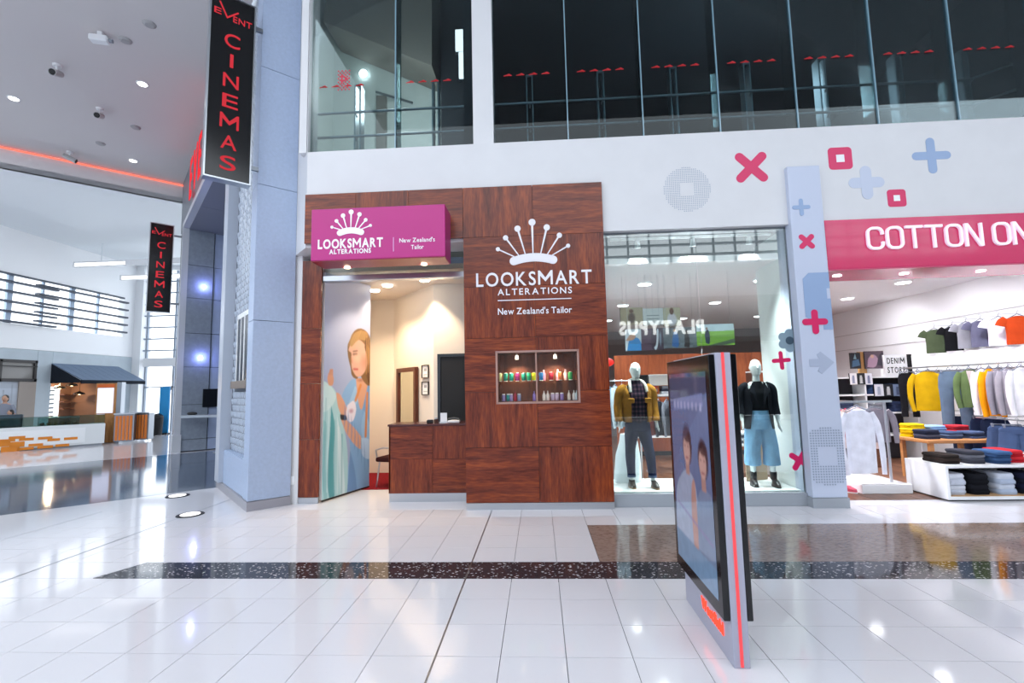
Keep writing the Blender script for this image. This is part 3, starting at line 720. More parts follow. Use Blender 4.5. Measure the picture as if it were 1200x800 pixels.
letters('LOOKSMART', BSF, q(137, 0)[0], q(437, 0)[0], q(287, 362)[1], q(287, 318)[1], -.006, 0, M_w, bs, bold=.03, gap=.1)
letters('ALTERATIONS', BSF, q(190, 0)[0], q(382, 0)[0], q(287, 388)[1], q(287, 366)[1], -.006, 0, M_w, bs, bold=.03, gap=.13)
MB().box(q(484, 0)[0], q(486, 0)[0] + .004, -.006, 0, q(485, 378)[1], q(485, 312)[1], BSF).build('rule', mat('sign_pale', '#dba6d6', .4), bs)
letters("New Zealand's", BSF, q(513, 0)[0], q(677, 0)[0], q(595, 334)[1], q(595, 314)[1], -.006, 0, M_w, bs, bold=.008, gap=.09, space=.25, join='strapline')
letters("Tailor", BSF, q(567, 0)[0], q(625, 0)[0], q(595, 367)[1], q(595, 347)[1], -.006, 0, M_w, bs, bold=.008, gap=.09, join='strapline')
for px, py in ((407, 313), (497, 309)):
    p = atZ(px, py, 3.398); b = MB().lathe([(.045, 0), (.04, .01), (.03, .012)], FR((p.x, p.y, 3.386)), 16).build('downlight', emis('sign_lamp', '#ffe3c0', 5), bs)
# ------------------------------------------------------------------ clothing shop sign
cs = thing('fascia_sign', 'glossy magenta fascia sign with pale outlined lettering', 'sign', (6.6, 6.7, 3.15))
MB().box(3.97, 9.4, 6.62, 6.648, 3.15, 3.835).build('board', M_mag, cs, bevel=.004)
MB().box(3.97, 9.4, 6.62, 7.35, 3.13, 3.149).build('underside', mat('magenta_gloss_soffit', '#c8436c', .12), cs)
MB().box(3.97, 9.4, 7.35, 7.37, 3.149, 3.42).build('return_panel', M_store, cs)
CSF = (Vector((0, 6.62, 0)), *WF[1:]); M_let = mat('cotton_letter', '#ecdff0', .3, emit='#f0dcf2', es=.12)
def rr(x0, x1, z0, z1, r, n=5, a0=0, a1=4):
    out = []
    for k, (cx, cz) in enumerate([(x1 - r, z1 - r), (x0 + r, z1 - r), (x0 + r, z0 + r), (x1 - r, z0 + r)]):
        out += [(cx + r * math.cos((k + i / n) * PI / 2), cz + r * math.sin((k + i / n) * PI / 2)) for i in range(n + 1)]
    return out
x = 4.5; zb, zt = 3.395, 3.71; sw = .034; wl_ = .227
for ch in 'COTTON ON':
    if ch == ' ': x += .1; continue
    mb = MB(); z0, z1 = zb + sw / 2, zt - sw / 2; a, b = x + sw / 2, x + wl_ - sw / 2
    if ch == 'O': mb.ribbon(rr(a, b, z0, z1, .07), sw, CSF, -.03, 0, closed=True)
    elif ch == 'C':
        o = rr(a, b, z0, z1, .07); o = [(b, z1 - .09)] + o[1:-1] + [(b, z0 + .09)]; o = [p for p in o]; mb.ribbon(o, sw, CSF, -.03, 0)
    elif ch == 'T':
        mb.box(x, x + wl_, -.03, 0, zt - sw, zt, CSF); mb.box(x + wl_ / 2 - sw / 2, x + wl_ / 2 + sw / 2, -.03, 0, zb, zt - sw, CSF)
    elif ch == 'N':
        mb.box(x, x + sw, -.03, 0, zb, zt, CSF); mb.box(x + wl_ - sw, x + wl_, -.03, 0, zb, zt, CSF)
        mb.prism([(x + sw * .2, zt), (x + sw * 1.35, zt), (x + wl_ - sw * .2, zb), (x + wl_ - sw * 1.35, zb)], -.029, -.001, CSF)
    mb.build('letter', M_let, cs); x += wl_ + .028
for px in (975, 1044, 1120, 1190):
    p = atZ(px, 325, 3.13)
    MB().lathe([(.055, 0), (.05, .008), (.03, .01)], FR((p.x, 6.95, 3.121)), 14).build('downlight', emis('soffit_lamp', '#ffffff', 4), cs)
# ------------------------------------------------------------------ printed marks on the fascia and pillar
C_mag = mat('decal_magenta', '#d3125c', .35); C_blue = mat('decal_blue', '#8ea6ca', .35); C_pale = mat('decal_pale', '#bec7da', .4); C_grey = mat('decal_greyblue', '#93a0b3', .4); C_wht = mat('decal_white', '#eef1f5', .4)
def cross(name, label, cx, cz, L, w, ang, m, y, d=.004):
    f = (Vector((cx, y, cz)), *WF[1:]); mb = MB()
    for k, a in enumerate((ang, ang + PI / 2)):
        dx, dz = math.cos(a) * L / 2, math.sin(a) * L / 2; mb.ribbon([(-dx, -dz), (dx, dz)], w, f, -d - k * .0006, 0, roundcap=True)
    return tag(mb.build(name, m), label, 'decal')
def square(label, cx, cz, s, y, m=C_mag):
    f = (Vector((cx, y, cz)), *WF[1:]); t = thing('square_decal', label, 'decal', (cx, y, cz - s / 2))
    MB().prism(rr(-s / 2, s / 2, -s / 2, s / 2, s * .16), -.004, 0, f).build('square', m, t)
    MB().box(-s * .17, s * .17, -.0055, -.0038, -s * .17, s * .17, f).build('centre', C_wht, t); return t
YF = 6.65
cross('cross_decal', 'large magenta X on the white fascia left of the pillar', 3.065, 4.655, .44, .125, PI / 4, C_mag, YF)
square('larger magenta rounded square with white centre, high right of the pillar', 4.28, 4.725, .32, YF)
square('smaller magenta rounded square with white centre above the fascia sign', 4.98, 4.12, .245, YF)
cross('plus_decal', 'blue plus sign high on the white fascia at right', 5.495, 4.705, .40, .115, 0, C_blue, YF)
cross('plus_decal', 'very pale lilac plus sign beside the magenta square', 4.6, 4.36, .33, .15, 0, C_pale, YF)
dc = thing('dotted_disc', 'round disc of tiny grey dots with white square centre on fascia', 'decal', (2.16, YF, 4.05))
J = MB(); f = (Vector((2.16, YF, 4.375)), *WF[1:])
for i in range(-12, 13):
    for k in range(-12, 13):
        a, b = i * .0265, k * .0265
        if math.hypot(a, b) < .325 and not (abs(a) < .1 and abs(b) < .1): J.prism([(a + .0075 * math.cos(t * PI / 3), b + .0075 * math.sin(t * PI / 3)) for t in range(6)], -.003, 0, f)
tag(J.build('dots', C_grey, dc), kind='stuff')
YP = 6.578
cross('plus_decal', 'small blue plus near the top of the lilac pillar', 3.66, 4.02, .19, .055, 0, C_blue, YP)
cross('cross_decal', 'small magenta X high on the lilac pillar', 3.695, 3.535, .19, .07, PI / 4, C_mag, YP)
q_ = MB().prism([(3.6, 2.5), (3.6, 3.02), (3.68, 3.1), (3.945, 3.1), (3.945, 2.88), (3.9, 2.88), (3.9, 2.74), (3.945, 2.74), (3.945, 2.32), (3.82, 2.32), (3.82, 2.4), (3.7, 2.42)], YP - .003, YP); tag(q_.build('block_decal', C_blue), 'large rounded blue block printed on the pillar middle', 'decal')
cross('plus_decal', 'magenta plus overlapping the blue block on the pillar', 3.715, 2.43, .25, .085, 0, C_mag, YP - .003)
tag(MB().prism([(3.6, 1.83), (3.6, 1.93), (3.73, 1.93), (3.7, 1.99), (3.75, 2.03), (3.92, 1.88), (3.75, 1.73), (3.7, 1.77), (3.73, 1.83)], YP - .003, YP).build('arrow_decal', mat('decal_lilac2', '#a9b3c9', .4)), 'pale grey lilac arrow pointing right on the pillar', 'decal')
cross('cross_decal', 'magenta X on the glass edge near the pillar foot', 3.46, .585, .23, .075, PI / 3.2, C_mag, 6.744)
cross('plus_decal', 'thin magenta plus on the window glass beside the pillar', 3.32, 1.93, .2, .055, .05, C_mag, 6.744)
fl = thing('flower_decal', 'slate blue flower across window edge and pillar', 'decal', (3.5, 6.74, 2.1))
for k in range(6):
    a = k * PI / 3 + .5; cx, cz = 3.45 + .1 * math.cos(a), 2.2 + .1 * math.sin(a)
    MB().prism([(cx + .062 * math.cos(t * PI / 8), cz + .062 * math.sin(t * PI / 8)) for t in range(16)], 6.738 + k * .0005, 6.744).build('petal', mat('petal_slate', '#8298a5', .4), fl)
MB().prism([(3.45 + .055 * math.cos(t * PI / 8), 2.2 + .055 * math.sin(t * PI / 8)) for t in range(16)], 6.735, 6.744).build('centre', mat('petal_dark', '#3c5160', .4), fl)
dd = thing('dotted_disc', 'grey dotted disc around a blank square at the pillar foot', 'decal', (3.73, YP, .3))
J = MB(); f = (Vector((3.735, YP, .66)), *WF[1:])
for i in range(-6, 7):
    for k in range(-11, 12):
        a, b = i * .033, k * .033
        if math.hypot(a, b) < .37 and not (abs(a) < .1 and abs(b) < .1): J.prism([(a + .011 * math.cos(t * PI / 3), b + .011 * math.sin(t * PI / 3)) for t in range(6)], -.003, 0, f)
tag(J.build('dots', C_grey, dd), kind='stuff')
# ------------------------------------------------------------------ upper railings
def railing(xs, x0, x1, label, kink=False):
    t = thing('balcony_railing', label, 'railing', ((x0 + x1) / 2, 7.2, 5.16))
    for x in xs:
        b = MB(); b.box(x - .055, x - .035, 7.14, 7.3, 5.16, 6.57); b.box(x + .035, x + .055, 7.14, 7.3, 5.16, 6.57); b.box(x - .035, x + .035, 7.14, 7.16, 6.54, 6.57)
        b.build('post', mat('rail_post', '#9fb1b8', .3, metal=.6), t)
        for z in (6.03, 5.63): MB().cyl((x, 7.12, z - .03), (x, 7.05, z), .012, 8).build('rail_clip', M_steel, t)
    for z in (6.04, 5.64):
        path = [(x0, 7.05, z), (x1, 7.05, z)]
        if kink: path = [(x0, 7.05, z), (6.5, 7.05, z), (7.1, 7.05, z + .2), (8.3, 7.05, z + .2)]
        MB().tube(path, .02, 10).build('rail', M_steel, t, smooth=True)
railing([-2.8, -1.535], -3.52, -.95, 'steel railing with two posts behind the upper left window')
railing([-.03, 1.085, 2.21, 3.33, 4.45, 5.57, 6.53], -.62, 6.5, 'long steel railing behind the wide dark upper window', True)
for i, (px, py) in enumerate(((593, 73), (772, 62), (965, 48))):
    p = atY(px, py, 10.2); b = MB().lathe([(.13, .0), (.11, .03), (.02, .04)], FR((p.x, p.y, p.z)), 16).build('pendant_light', emis('upper_lamp', '#fff4e6', 5))
    tag(b, ['leftmost', 'middle', 'rightmost'][i] + ' of three round lights glowing in the dark upper room', 'light', 'lights in the upper room')
    s_ = MB().cyl((p.x, p.y, p.z + .035), (p.x, p.y, 9.0), .012, 8).build('stem', M_blackm, b)
for i, (a, b_) in enumerate((((541, 34), (548, 60)), ((545, 60), (553, 92)))):
    p, q2 = atY(*a, 8.4) + Vector((-.12, 0, 0)), atY(*b_, 8.4) + Vector((-.12, 0, 0))
    t = thing('flood_light', ['upper', 'lower'][i] + ' bright white floodlight panel beside the upper left window', 'light', (p.x, 8.4, q2.z), group='upper floodlights')
    MB().box(p.x, q2.x + .1, 8.38, 8.42, q2.z + .02, p.z - .02).build('lamp_panel', emis('flood', '#ffffff', 1.0), t); MB().box(p.x - .015, q2.x + .115, 8.42, 8.5, q2.z + .01, p.z - .01).build('housing', M_steel_d, t)
rd = thing('sticker', 'small red dotted square sticker on the upper left window', 'sticker', atY(403, 108, 6.718))
c = atY(403, 94, 6.716); J = MB()
for i in range(-3, 4):
    for k in range(-5, 6):
        if (i + k) % 2 == 0: J.box(c.x + i * .028 - .011, c.x + i * .028 + .011, 6.714, 6.717, c.z + k * .03 - .011, c.z + k * .03 + .011)
J.build('dots', mat('marker_red2', '#c92a45', .5), rd); MB().ribbon([(c.x - .03, c.z - .06), (c.x - .03, c.z + .08), (c.x + .05, c.z + .02), (c.x - .02, c.z - .02)], .025, WF, 6.711, 6.714).build('emblem', mat('marker_red2'), rd)
# ------------------------------------------------------------------ far left: window wall, cafe
XW = -19.0
wlf = thing('wall_left', 'white wall with high louvred windows above the cafe', None, (XW, 14, 0)); struct(wlf)
M_conc = mat('pale_concrete', '#b4c0c8', .6, noise=.06, nscale=2)
def xb(n, y0, y1, z0, z1, m, t=.3, p=wlf, x=XW): return MB().box(x - t, x, y0, y1, z0, z1).build(n, m, p)
xb('wall_panel', -9, 21.6, 3.45, 4.35, M_lit_white)
xb('wall_panel', -9, 21.6, 6.15, 8.2, M_lit_white)
xb('wall_panel', 20.75, 21.6, 4.35, 6.15, M_lit_white)
for a, b in ((-9, -3), (-3, 3), (3, 9), (9, 13.2), (17.1, 17.66), (19.9, 21.6)): xb('cladding_slab', a, b - .01, 0, 3.44, M_conc)
xb('cladding_slab', 13.2, 17.09, 3.05, 3.44, M_conc); xb('cladding_slab', 17.66, 19.9, 2.3, 3.44, M_conc)
w5 = thing('window_5', 'long high window with dark horizontal louvre blades', None, (XW, 14, 4.35)); struct(w5)
for k in range(26):
    y = -8.5 + k * 1.17
    if y < 20.7: MB().box(XW - .22, XW - .12, y - (.09 if k % 2 else .03), y + (.09 if k % 2 else .03), 4.35, 6.15).build('mullion', mat('pale_blue_frame', '#bcd0e6', .4), w5)
M_louv = mat('louvre_slate', '#3d4655', .5)
MB().box(XW - .1, XW + .04, -9, 20.7, 6.1, 6.16).build('head_rail', M_louv, w5)
for i in range(5):
    z = 5.93 - i * .345; MB().box(XW - .05, XW + .12, 16.85, 20.85, z - .035, z + .035).build('louvre_blade', M_louv, w5)
    z = 5.84 - i * .36
    for y0, y1 in ((-9, 1), (1.2, 9), (9.2, 17.6)):
        MB().box(XW - .05, XW + .14, y0, y1, z - .035, z + .035).build('louvre_blade', M_louv, w5)
# end wall with tall window
we = thing('wall_end', 'bright end wall with tall window beyond the cafe', None, (-17, 21.5, 0)); struct(we)
MB().box(-19.4, -18.62, 21.3, 21.9, 0, 8.2).build('pier', M_lit_white, we)
MB().box(-18.62, -8, 21.5, 21.8, 3.0, 3.4).build('transom_band', M_lit_white, we)
MB().box(-18.62, -8, 21.5, 21.8, 7.6, 8.2).build('lintel', M_lit_white, we)
MB().box(-12, -6, 21.5, 21.8, 0, 8.2).build('wall_panel', M_lit_white, we)
w6 = thing('window_6', 'tall glazed end window with grey louvre bars', None, (-15.5, 21.6, 0)); struct(w6)
for i in range(7): z = 3.75 + i * .55; MB().box(-18.62, -12, 21.45, 21.55, z - .03, z + .03).build('louvre_blade', mat('bar_grey', '#8d99a8', .5), w6)
for x in (-18.6, -17.2, -15.8, -14.4, -13): MB().box(x - .04, x + .04, 21.6, 21.7, 0, 7.6).build('mullion', mat('bar_grey'), w6)
MB().box(-18.62, -12, 21.6, 21.66, 2.0, 2.05).build('transom', mat('bar_grey'), w6)
# awning
aw = thing('awning', 'dark slate blue sloping awning over the cafe servery', 'awning', (-18.3, 19.1, 2.2))
M_aw = mat('awning_cloth', '#66788f', .7, noise=.06, nscale=20)
AP = [(XW + .01, 2.98), (XW + .01, 2.22), (-17.7, 2.2), (-17.7, 2.32)]
n_ = 9
for k in range(n_):
    y0 = 17.62 + k * (20.6 - 17.62) / n_; y1 = 17.62 + (k + 1) * (20.6 - 17.62) / n_
    MB().add([(XW + .01, y0, 2.98), (-17.7, y0, 2.32), (-17.7, y1 - .008, 2.32), (XW + .01, y1 - .008, 2.98), (XW + .01, y0, 2.95), (-17.7, y0, 2.29), (-17.7, y1 - .008, 2.29), (XW + .01, y1 - .008, 2.95)],
             [(0, 1, 2, 3), (4, 7, 6, 5), (0, 4, 5, 1), (1, 5, 6, 2), (2, 6, 7, 3), (3, 7, 4, 0)]).build('cloth_strip', M_aw, aw)
for y0 in (17.6, 20.59): MB().prism([(XW + .02, 2.95), (XW + .02, 2.2), (-17.72, 2.2), (-17.72, 2.28)], y0, y0 + .012).build('end_cheek', mat('awning_dark', '#20252d', .8), aw)
MB().box(-17.73, -17.69, 17.6, 20.61, 2.16, 2.3).build('valance', mat('awning_dark'), aw)
# servery opening
sv = thing('servery', 'lit cafe servery recess with white slatted window', 'servery', (-20, 18.8, 0))
MB().box(-20.6, -20.5, 17.0, 20.4, 0, 2.4).build('back_wall', mat('servery_brown', '#8b6a57', .7), sv)
MB().box(-20.5, -19.35, 17.6, 17.7, 0, 2.3).build('side_wall', mat('servery_brown'), sv); MB().box(-20.5, -19.35, 19.95, 20.05, 0, 2.3).build('side_wall', mat('servery_brown'), sv)
MB().box(-20.5, -19.35, 17.6, 20.05, 2.3, 2.36).build('ceiling_panel', mat('servery_dark', '#5a4a42', .7), sv)
MB().box(-20.5, -20.46, 18.3, 19.4, .9, 2.1).build('window_light', emis('servery_window', '#f2f8ff', .8), sv)
for k in range(6): MB().box(-20.45, -20.42, 18.45, 19.15, 1.0 + k * .18, 1.07 + k * .18).build('slat', mat('slat_blue', '#5a6e88', .5), sv)
for k in range(3): MB().box(-20.44, -20.2, 19.35, 19.85, 1.15 + k * .3, 1.18 + k * .3).build('shelf', mat('shelf_brown', '#6a4230', .5), sv)
for i, (px, py) in enumerate(((70, 455), (84, 452), (93, 462))):
    p = atX(px, py, -19.6); t = thing('pendant_lamp', ['left', 'middle', 'right'][i] + ' black dome pendant lamp in the cafe servery', 'lamp', p, group='servery pendants')
    MB().lathe([(.2, 0), (.17, .07), (.06, .12), (.02, .14)], FR(p), 16).build('shade', M_black, t, smooth=True); MB().cyl(p + Vector((0, 0, .14)), Vector((p.x, p.y, 2.3)), .008, 6).build('cord', M_black, t)
    MB().ell((p.x, p.y, p.z + .02), (.05, .05, .04)).build('bulb', emis('warm_bulb', '#ffd9a0', 3), t)
# shop window left of the awning
w7 = thing('window_7', 'dark framed cafe shopfront window with pale printed mural', None, (XW, 15.3, 0)); struct(w7)
M_fr = mat('dark_frame', '#3c3a3a', .5)
for z0, z1 in ((2.95, 3.05), (2.25, 2.36), (2.8, 2.83)): MB().box(XW - .08, XW + .03, 13.2, 17.09, z0, z1).build('frame_bar', M_fr, w7)
for y in (13.3, 14.6, 15.85, 17.03): MB().box(XW - .08, XW + .03, y - .04, y + .04, 2.25, 3.05).build('frame_bar', M_fr, w7)
MB().box(XW - .06, XW - .04, 13.2, 17.09, 2.36, 2.95).build('pane', mat('dim_pane', '#8d8b88', .2), w7)
MB().box(XW - .06, XW + .02, 16.5, 17.09, 0, 2.25).build('pillar_cladding', mat('taupe_clad', '#9b9189', .6), w7)
pm = Paint(60, 34, '#b7bfca').noise(.25, 9, 3)
for k in range(7): pm.line(.08 + k * .14, 0, .1 + k * .14 + .03 * (k % 3), .95 - .1 * (k % 2), .006, '#7d8590', .7, .55)
pm.ell(.2, .35, .2, .1, '#d6b6ac', .4, .8); pm.ell(.6, .5, .3, .12, '#e3e7ee', .6, .8)
pm.build('printed_film', lambda u, v: (XW - .03, 13.2 + 3.3 * u, .2 + 2.05 * v), vcol_mat('print_matt', .6), w7)
# cafe counter at 45 degrees
A = Vector((-18.6, 11.9, 0)); B = Vector((-14.91, 15.79, 0)); kf = (A, (B - A).normalized(), Vector((-(B - A).normalized().y, (B - A).normalized().x, 0)), Vector((0, 0, 1))); LK = (B - A).length
ck = thing('cafe_counter', 'long white cafe counter with orange brick accents and glass top', 'counter', A.lerp(B, .5))
MB().box(0, LK, 0, .7, .06, .73, kf).build('front', mat('counter_white', '#dfe3e4', .3), ck, bevel=.01)
MB().box(.05, LK - .05, .05, .6, 0, .06, kf).build('plinth', M_grey, ck)
MB().box(0, LK - .5, -.015, 0, .13, .62, kf).build('inset_panel', mat('counter_inset', '#eceff0', .3), ck)
MB().box(0, LK - .02, .05, .08, .73, 1.02, kf).build('glass_screen', glass('screen_glass', '#cfe3e0', 1.5), ck)
MB().box(0, LK - .02, .05, .5, 1.02, 1.035, kf).build('glass_shelf', glass('screen_glass'), ck)
OB = mat('orange_brick', '#d9821f', .35)
for (px, py, wd, h) in [(3, 520, 10, 6), (12, 526, 12, 6), (8, 516, 11, 3), (20, 520.5, 10, 6), (20, 512.5, 11, 3), (31, 514.5, 10, 3), (30, 525.5, 11, 3), (42, 521, 10, 3), (53, 513, 10, 3), (53, 523.5, 11, 3), (63, 515, 9, 3), (73, 521.5, 10, 3), (83, 513.5, 10, 3)]:
    r = ray(px, py); n = kf[2]; t_ = (A - Vector((0, 0, CAMH))).dot(n) / r.dot(n); P_ = r * t_ + Vector((0, 0, CAMH)); a = (P_ - A).dot(kf[1]); hw = wd * .0165; hh = h * .0135
    MB().box(a - hw, a + hw, -.026, -.01, P_.z - hh, P_.z + hh, kf).build('orange_brick', OB, ck)
def cafe_item(name, label, cat, a, b, fn, group=None):
    o = fp(kf, a, b, .73); t = thing(name, label, cat, o, group=group); fn(t, FR(o, .79)); return t
def case(t, f):
    MB().box(-.35, .35, -.2, .2, 0, .4, f).build('body', mat('case_slate', '#36454f', .3), t, bevel=.02); MB().box(-.3, .3, -.21, -.2, .06, .34, f).build('front_panel', mat('case_front', '#49606b', .15), t)
cafe_item('coffee_machine', 'dark slate coffee machine on the cafe counter', 'machine', 3.0, .4, case)
def cab(t, f):
    MB().box(-.5, .5, -.18, .2, 0, .24, f).build('glass_case', glass('screen_glass'), t); MB().box(-.5, .5, -.19, .21, .24, .27, f).build('lid', M_steel, t)
    for i in range(6): MB().ell((-.4 + i * .16, 0, .05), (.065, .1, .045), f=f).build('pastry', mat('pastry', '#c98a4a', .6), t, smooth=True)
cafe_item('cake_cabinet', 'glass cake cabinet with pastries on the cafe counter', 'cabinet', 4.2, .38, cab)
def board(t, f): MB().box(-.3, .3, -.01, .01, 0, .28, f).build('board', mat('board_tan', '#b98b5e', .5), t); MB().box(-.06, .06, -.01, .12, -.0, .01, f).build('foot', M_steel, t)
cafe_item('counter_card', 'tan upright menu card on the cafe counter', 'card', 2.2, .3, board)
# menu stand
p = atZ(122.5, 518.5, 0)
ms = thing('menu_stand', 'tall timber menu stand with white lit screen beside the cafe counter', 'menu board', p)
f = FR(p, .35)
MB().box(-.35, .28, .0, .12, 0, 2.12, f).build('board', wood('stand_oak', '#b07a45', '#c08a55', '#96622f', 'z', .4), ms, bevel=.01)
MB().box(-.29, .19, -.02, 0, 1.05, 1.95, f).build('screen', emis('menu_screen', '#e3e6ff', .42), ms)
MB().box(-.31, .21, -.012, 0, 1.97, 2.08, f).build('header_strip', mat('menu_orange', '#d8641e', .5), ms)
MB().box(.28, .42, .0, .3, 0, 2.15, f).build('post', M_steel_d, ms)
# orange slatted planters
for i, (px, py, lab) in enumerate(((144, 519, 'left orange slatted planter screen beside the menu stand'), (163, 517, 'right orange slatted planter screen nearer the bright window'))):
    p = atZ(px, py, 0); f = FR(p, .5 - i * .3); t = thing('planter_screen', lab, 'planter', p, group='orange planter screens')
    MB().box(-.28, .28, 0, .35, .06, 1.0, f).build('body', M_steel_d, t, bevel=.01)
    for k in range(5): MB().box(-.24 + k * .1, -.165 + k * .1, -.02, 0, .1, .95, f).build('slat', mat('slat_orange', '#d8772a', .5), t)
    MB().box(-.3, .3, -.03, .37, 1.0, 1.04, f).build('cap', M_steel, t)
# furniture by the end window
p = atZ(173, 509.5, 0)
tb = thing('cafe_table', 'small green topped table by the bright end window', 'table', p)
MB().box(-.33, .33, -.3, .3, .72, .76, FR(p, .2)).build('top', mat('table_green', '#5f9a4a', .5), tb, bevel=.01)
for a in (-.28, .28):
    for b in (-.24, .24): MB().cyl(fp(FR(p, .2), a, b, 0), fp(FR(p, .2), a, b, .72), .02, 8).build('leg', M_white2, tb)
p = atZ(169, 514.5, 0)
ch = thing('cafe_chair', 'white cafe chair in front of the green table', 'chair', p); f = FR(p, .4)
MB().box(-.2, .2, -.2, .2, .44, .47, f).build('seat', M_white2, ch, bevel=.01); MB().box(-.2, .2, .18, .21, .5, .85, f).build('backrest', M_white2, ch, bevel=.01)
for a in (-.17, .17):
    for b in (-.17, .19): MB().cyl(fp(f, a, b, 0), fp(f, a, b, .45 if b < 0 else .8), .015, 8).build('leg', M_white2, ch)
p = atZ(191, 508.5, 0)
bn = thing('banner_stand', 'bright blue upright banner beside the cinema pier', 'banner', p); f = FR(p, .1)
MB().box(-.2, .2, -.02, .02, .05, 2.0, f).build('banner', mat('banner_blue', '#1f8fd0', .5), bn); MB().box(-.22, .22, -.12, .12, 0, .05, f).build('base', M_blackm, bn)
p = atZ(184, 509.5, 0)
bg_ = thing('waste_bin', 'black bin standing left of the blue banner', 'bin', p)
MB().lathe([(.17, 0), (.2, .7), (.21, .72), (.18, .8)], FR(p), 16).build('body', M_blackm, bg_, smooth=True); MB().lathe([(.19, .8), (.1, .88), (.02, .9)], FR(p), 16).build('lid', M_black, bg_, smooth=True)
pg = thing('shade_frame', 'dark square shade frame outside the end window', 'pergola', (-17.6, 23.2, 0))
for x in (-18.6, -17.3, -16.4): MB().box(x - .05, x + .05, 23.1, 23.2, -.03, 2.0).build('post', M_fr, pg)
MB().box(-18.8, -16.2, 23.0, 23.3, 1.9, 2.1).build('beam', M_fr, pg)
# suspended light fins in the lower ceiling
for i, (a, b, lab) in enumerate((((85, 313), (205, 308), 'nearer white linear light fin under the lower ceiling'), ((140, 328), (205, 326), 'farther white linear light fin under the lower ceiling'))):
    p, q = atZ(*a, 6.8), atZ(*b, 6.8); t = thing('light_fin', lab, 'light', (p.x, p.y, 6.8), group='linear light fins')
    MB().add([(p.x, p.y, 6.8), (q.x + 3, q.y, 6.8), (q.x + 3, q.y + .1, 6.8), (p.x, p.y + .1, 6.8), (p.x, p.y, 7.02), (q.x + 3, q.y, 7.02), (q.x + 3, q.y + .7, 7.02), (p.x + .6, p.y + .7, 7.02)],
             [(0, 3, 2, 1), (4, 5, 6, 7), (0, 1, 5, 4), (1, 2, 6, 5), (2, 3, 7, 6), (3, 0, 4, 7)]).build('fin_body', M_lit_white, t)
    MB().box(p.x + .1, q.x + 2.9, p.y - .02, p.y - .001, 6.83, 6.95).build('light_strip', emis('fin_light', '#ffffff', .8), t)
    for xx in (p.x + 1.0, q.x + 2): MB().cyl((xx, p.y + .2, 7.02), (xx, p.y + .2, 7.8), .012, 6).build('hanger', M_steel, t)
# ------------------------------------------------------------------ things on the greige ceiling
def spotcam(label, px, py, ang, grp):
    p = atZ(px, py, 8.4); t = thing('security_camera', label, 'camera', (p.x, p.y, 8.0), group=grp)
    MB().lathe([(.07, 8.36), (.08, 8.4)], (Vector((p.x, p.y, 0)), *WF[1:]), 14).build('mount', M_white2, t); MB().cyl((p.x, p.y, 8.36), (p.x, p.y, 8.26), .02, 10).build('stem', M_white2, t)
    d = Vector((math.cos(ang), math.sin(ang), -.45)).normalized(); c = Vector((p.x, p.y, 8.22))
    MB().tube([c - d * .14, c + d * .16], [.065, .07], 14).build('housing', mat('camera_grey', '#b5b4b4', .4), t, smooth=True); MB().tube([c + d * .161, c + d * .168], [.058, .045], 14).build('lens', M_black, t)
spotcam('security camera at the upper left of the greige ceiling, lens towards us', 67, 76, -1.2, 'ceiling cameras')
spotcam('security camera low on the ceiling between two downlights', 117, 127, -1.1, 'ceiling cameras')
spotcam('small security camera next to the red cove edge', 82, 178, .5, 'ceiling cameras')
p = atZ(118, 38, 8.4); pj = thing('projector', 'white boxy projector hung from the greige ceiling', 'projector', (p.x, p.y, 8.1))
f = FR((p.x, p.y, 0), .3); MB().box(-.16, .14, -.08, .08, 8.2, 8.32, f).build('body', M_white2, pj, bevel=.02); MB().box(-.04, .04, -.04, .04, 8.32, 8.4, f).build('mount', M_white2, pj); MB().cyl(fp(f, .14, 0, 8.26), fp(f, .2, 0, 8.25), .035).build('lens', M_grey, pj)
for i, (px, py) in enumerate(((167, 98), (16, 115), (156, 188))):
    p = atZ(px, py, 8.4); t = thing('downlight', ['upper right', 'far left', 'lowest'][i] + ' of three round recessed downlights in the greige ceiling', 'light', (p.x, p.y, 8.36), group='recessed downlights')
    MB().lathe([(.1, 8.385), (.115, 8.4)], (Vector((p.x, p.y, 0)), *WF[1:]), 20).build('rim', M_white2, t); MB().lathe([(.085, 8.38), (.09, 8.39)], (Vector((p.x, p.y, 0)), *WF[1:]), 20).build('lens', emis('downlight', '#ffffff', 3), t)
for i, (px, py) in enumerate(((175, 28), (118, 168), (159, 149), (147, 47))):
    p = atZ(px, py, 8.4); b = MB().lathe([(.07, 8.36), (.1, 8.38), (.11, 8.4)], (Vector((p.x, p.y, 0)), *WF[1:]), 16).build('smoke_detector', mat('detector_grey', '#a9a7a8', .5))
    tag(b, ['topmost small detector disc near the blade sign', 'flat grey sensor disc just above the red cove', 'small sensor disc below the centre camera', 'tiny sensor disc right of the projector'][i], 'detector', 'ceiling detectors')
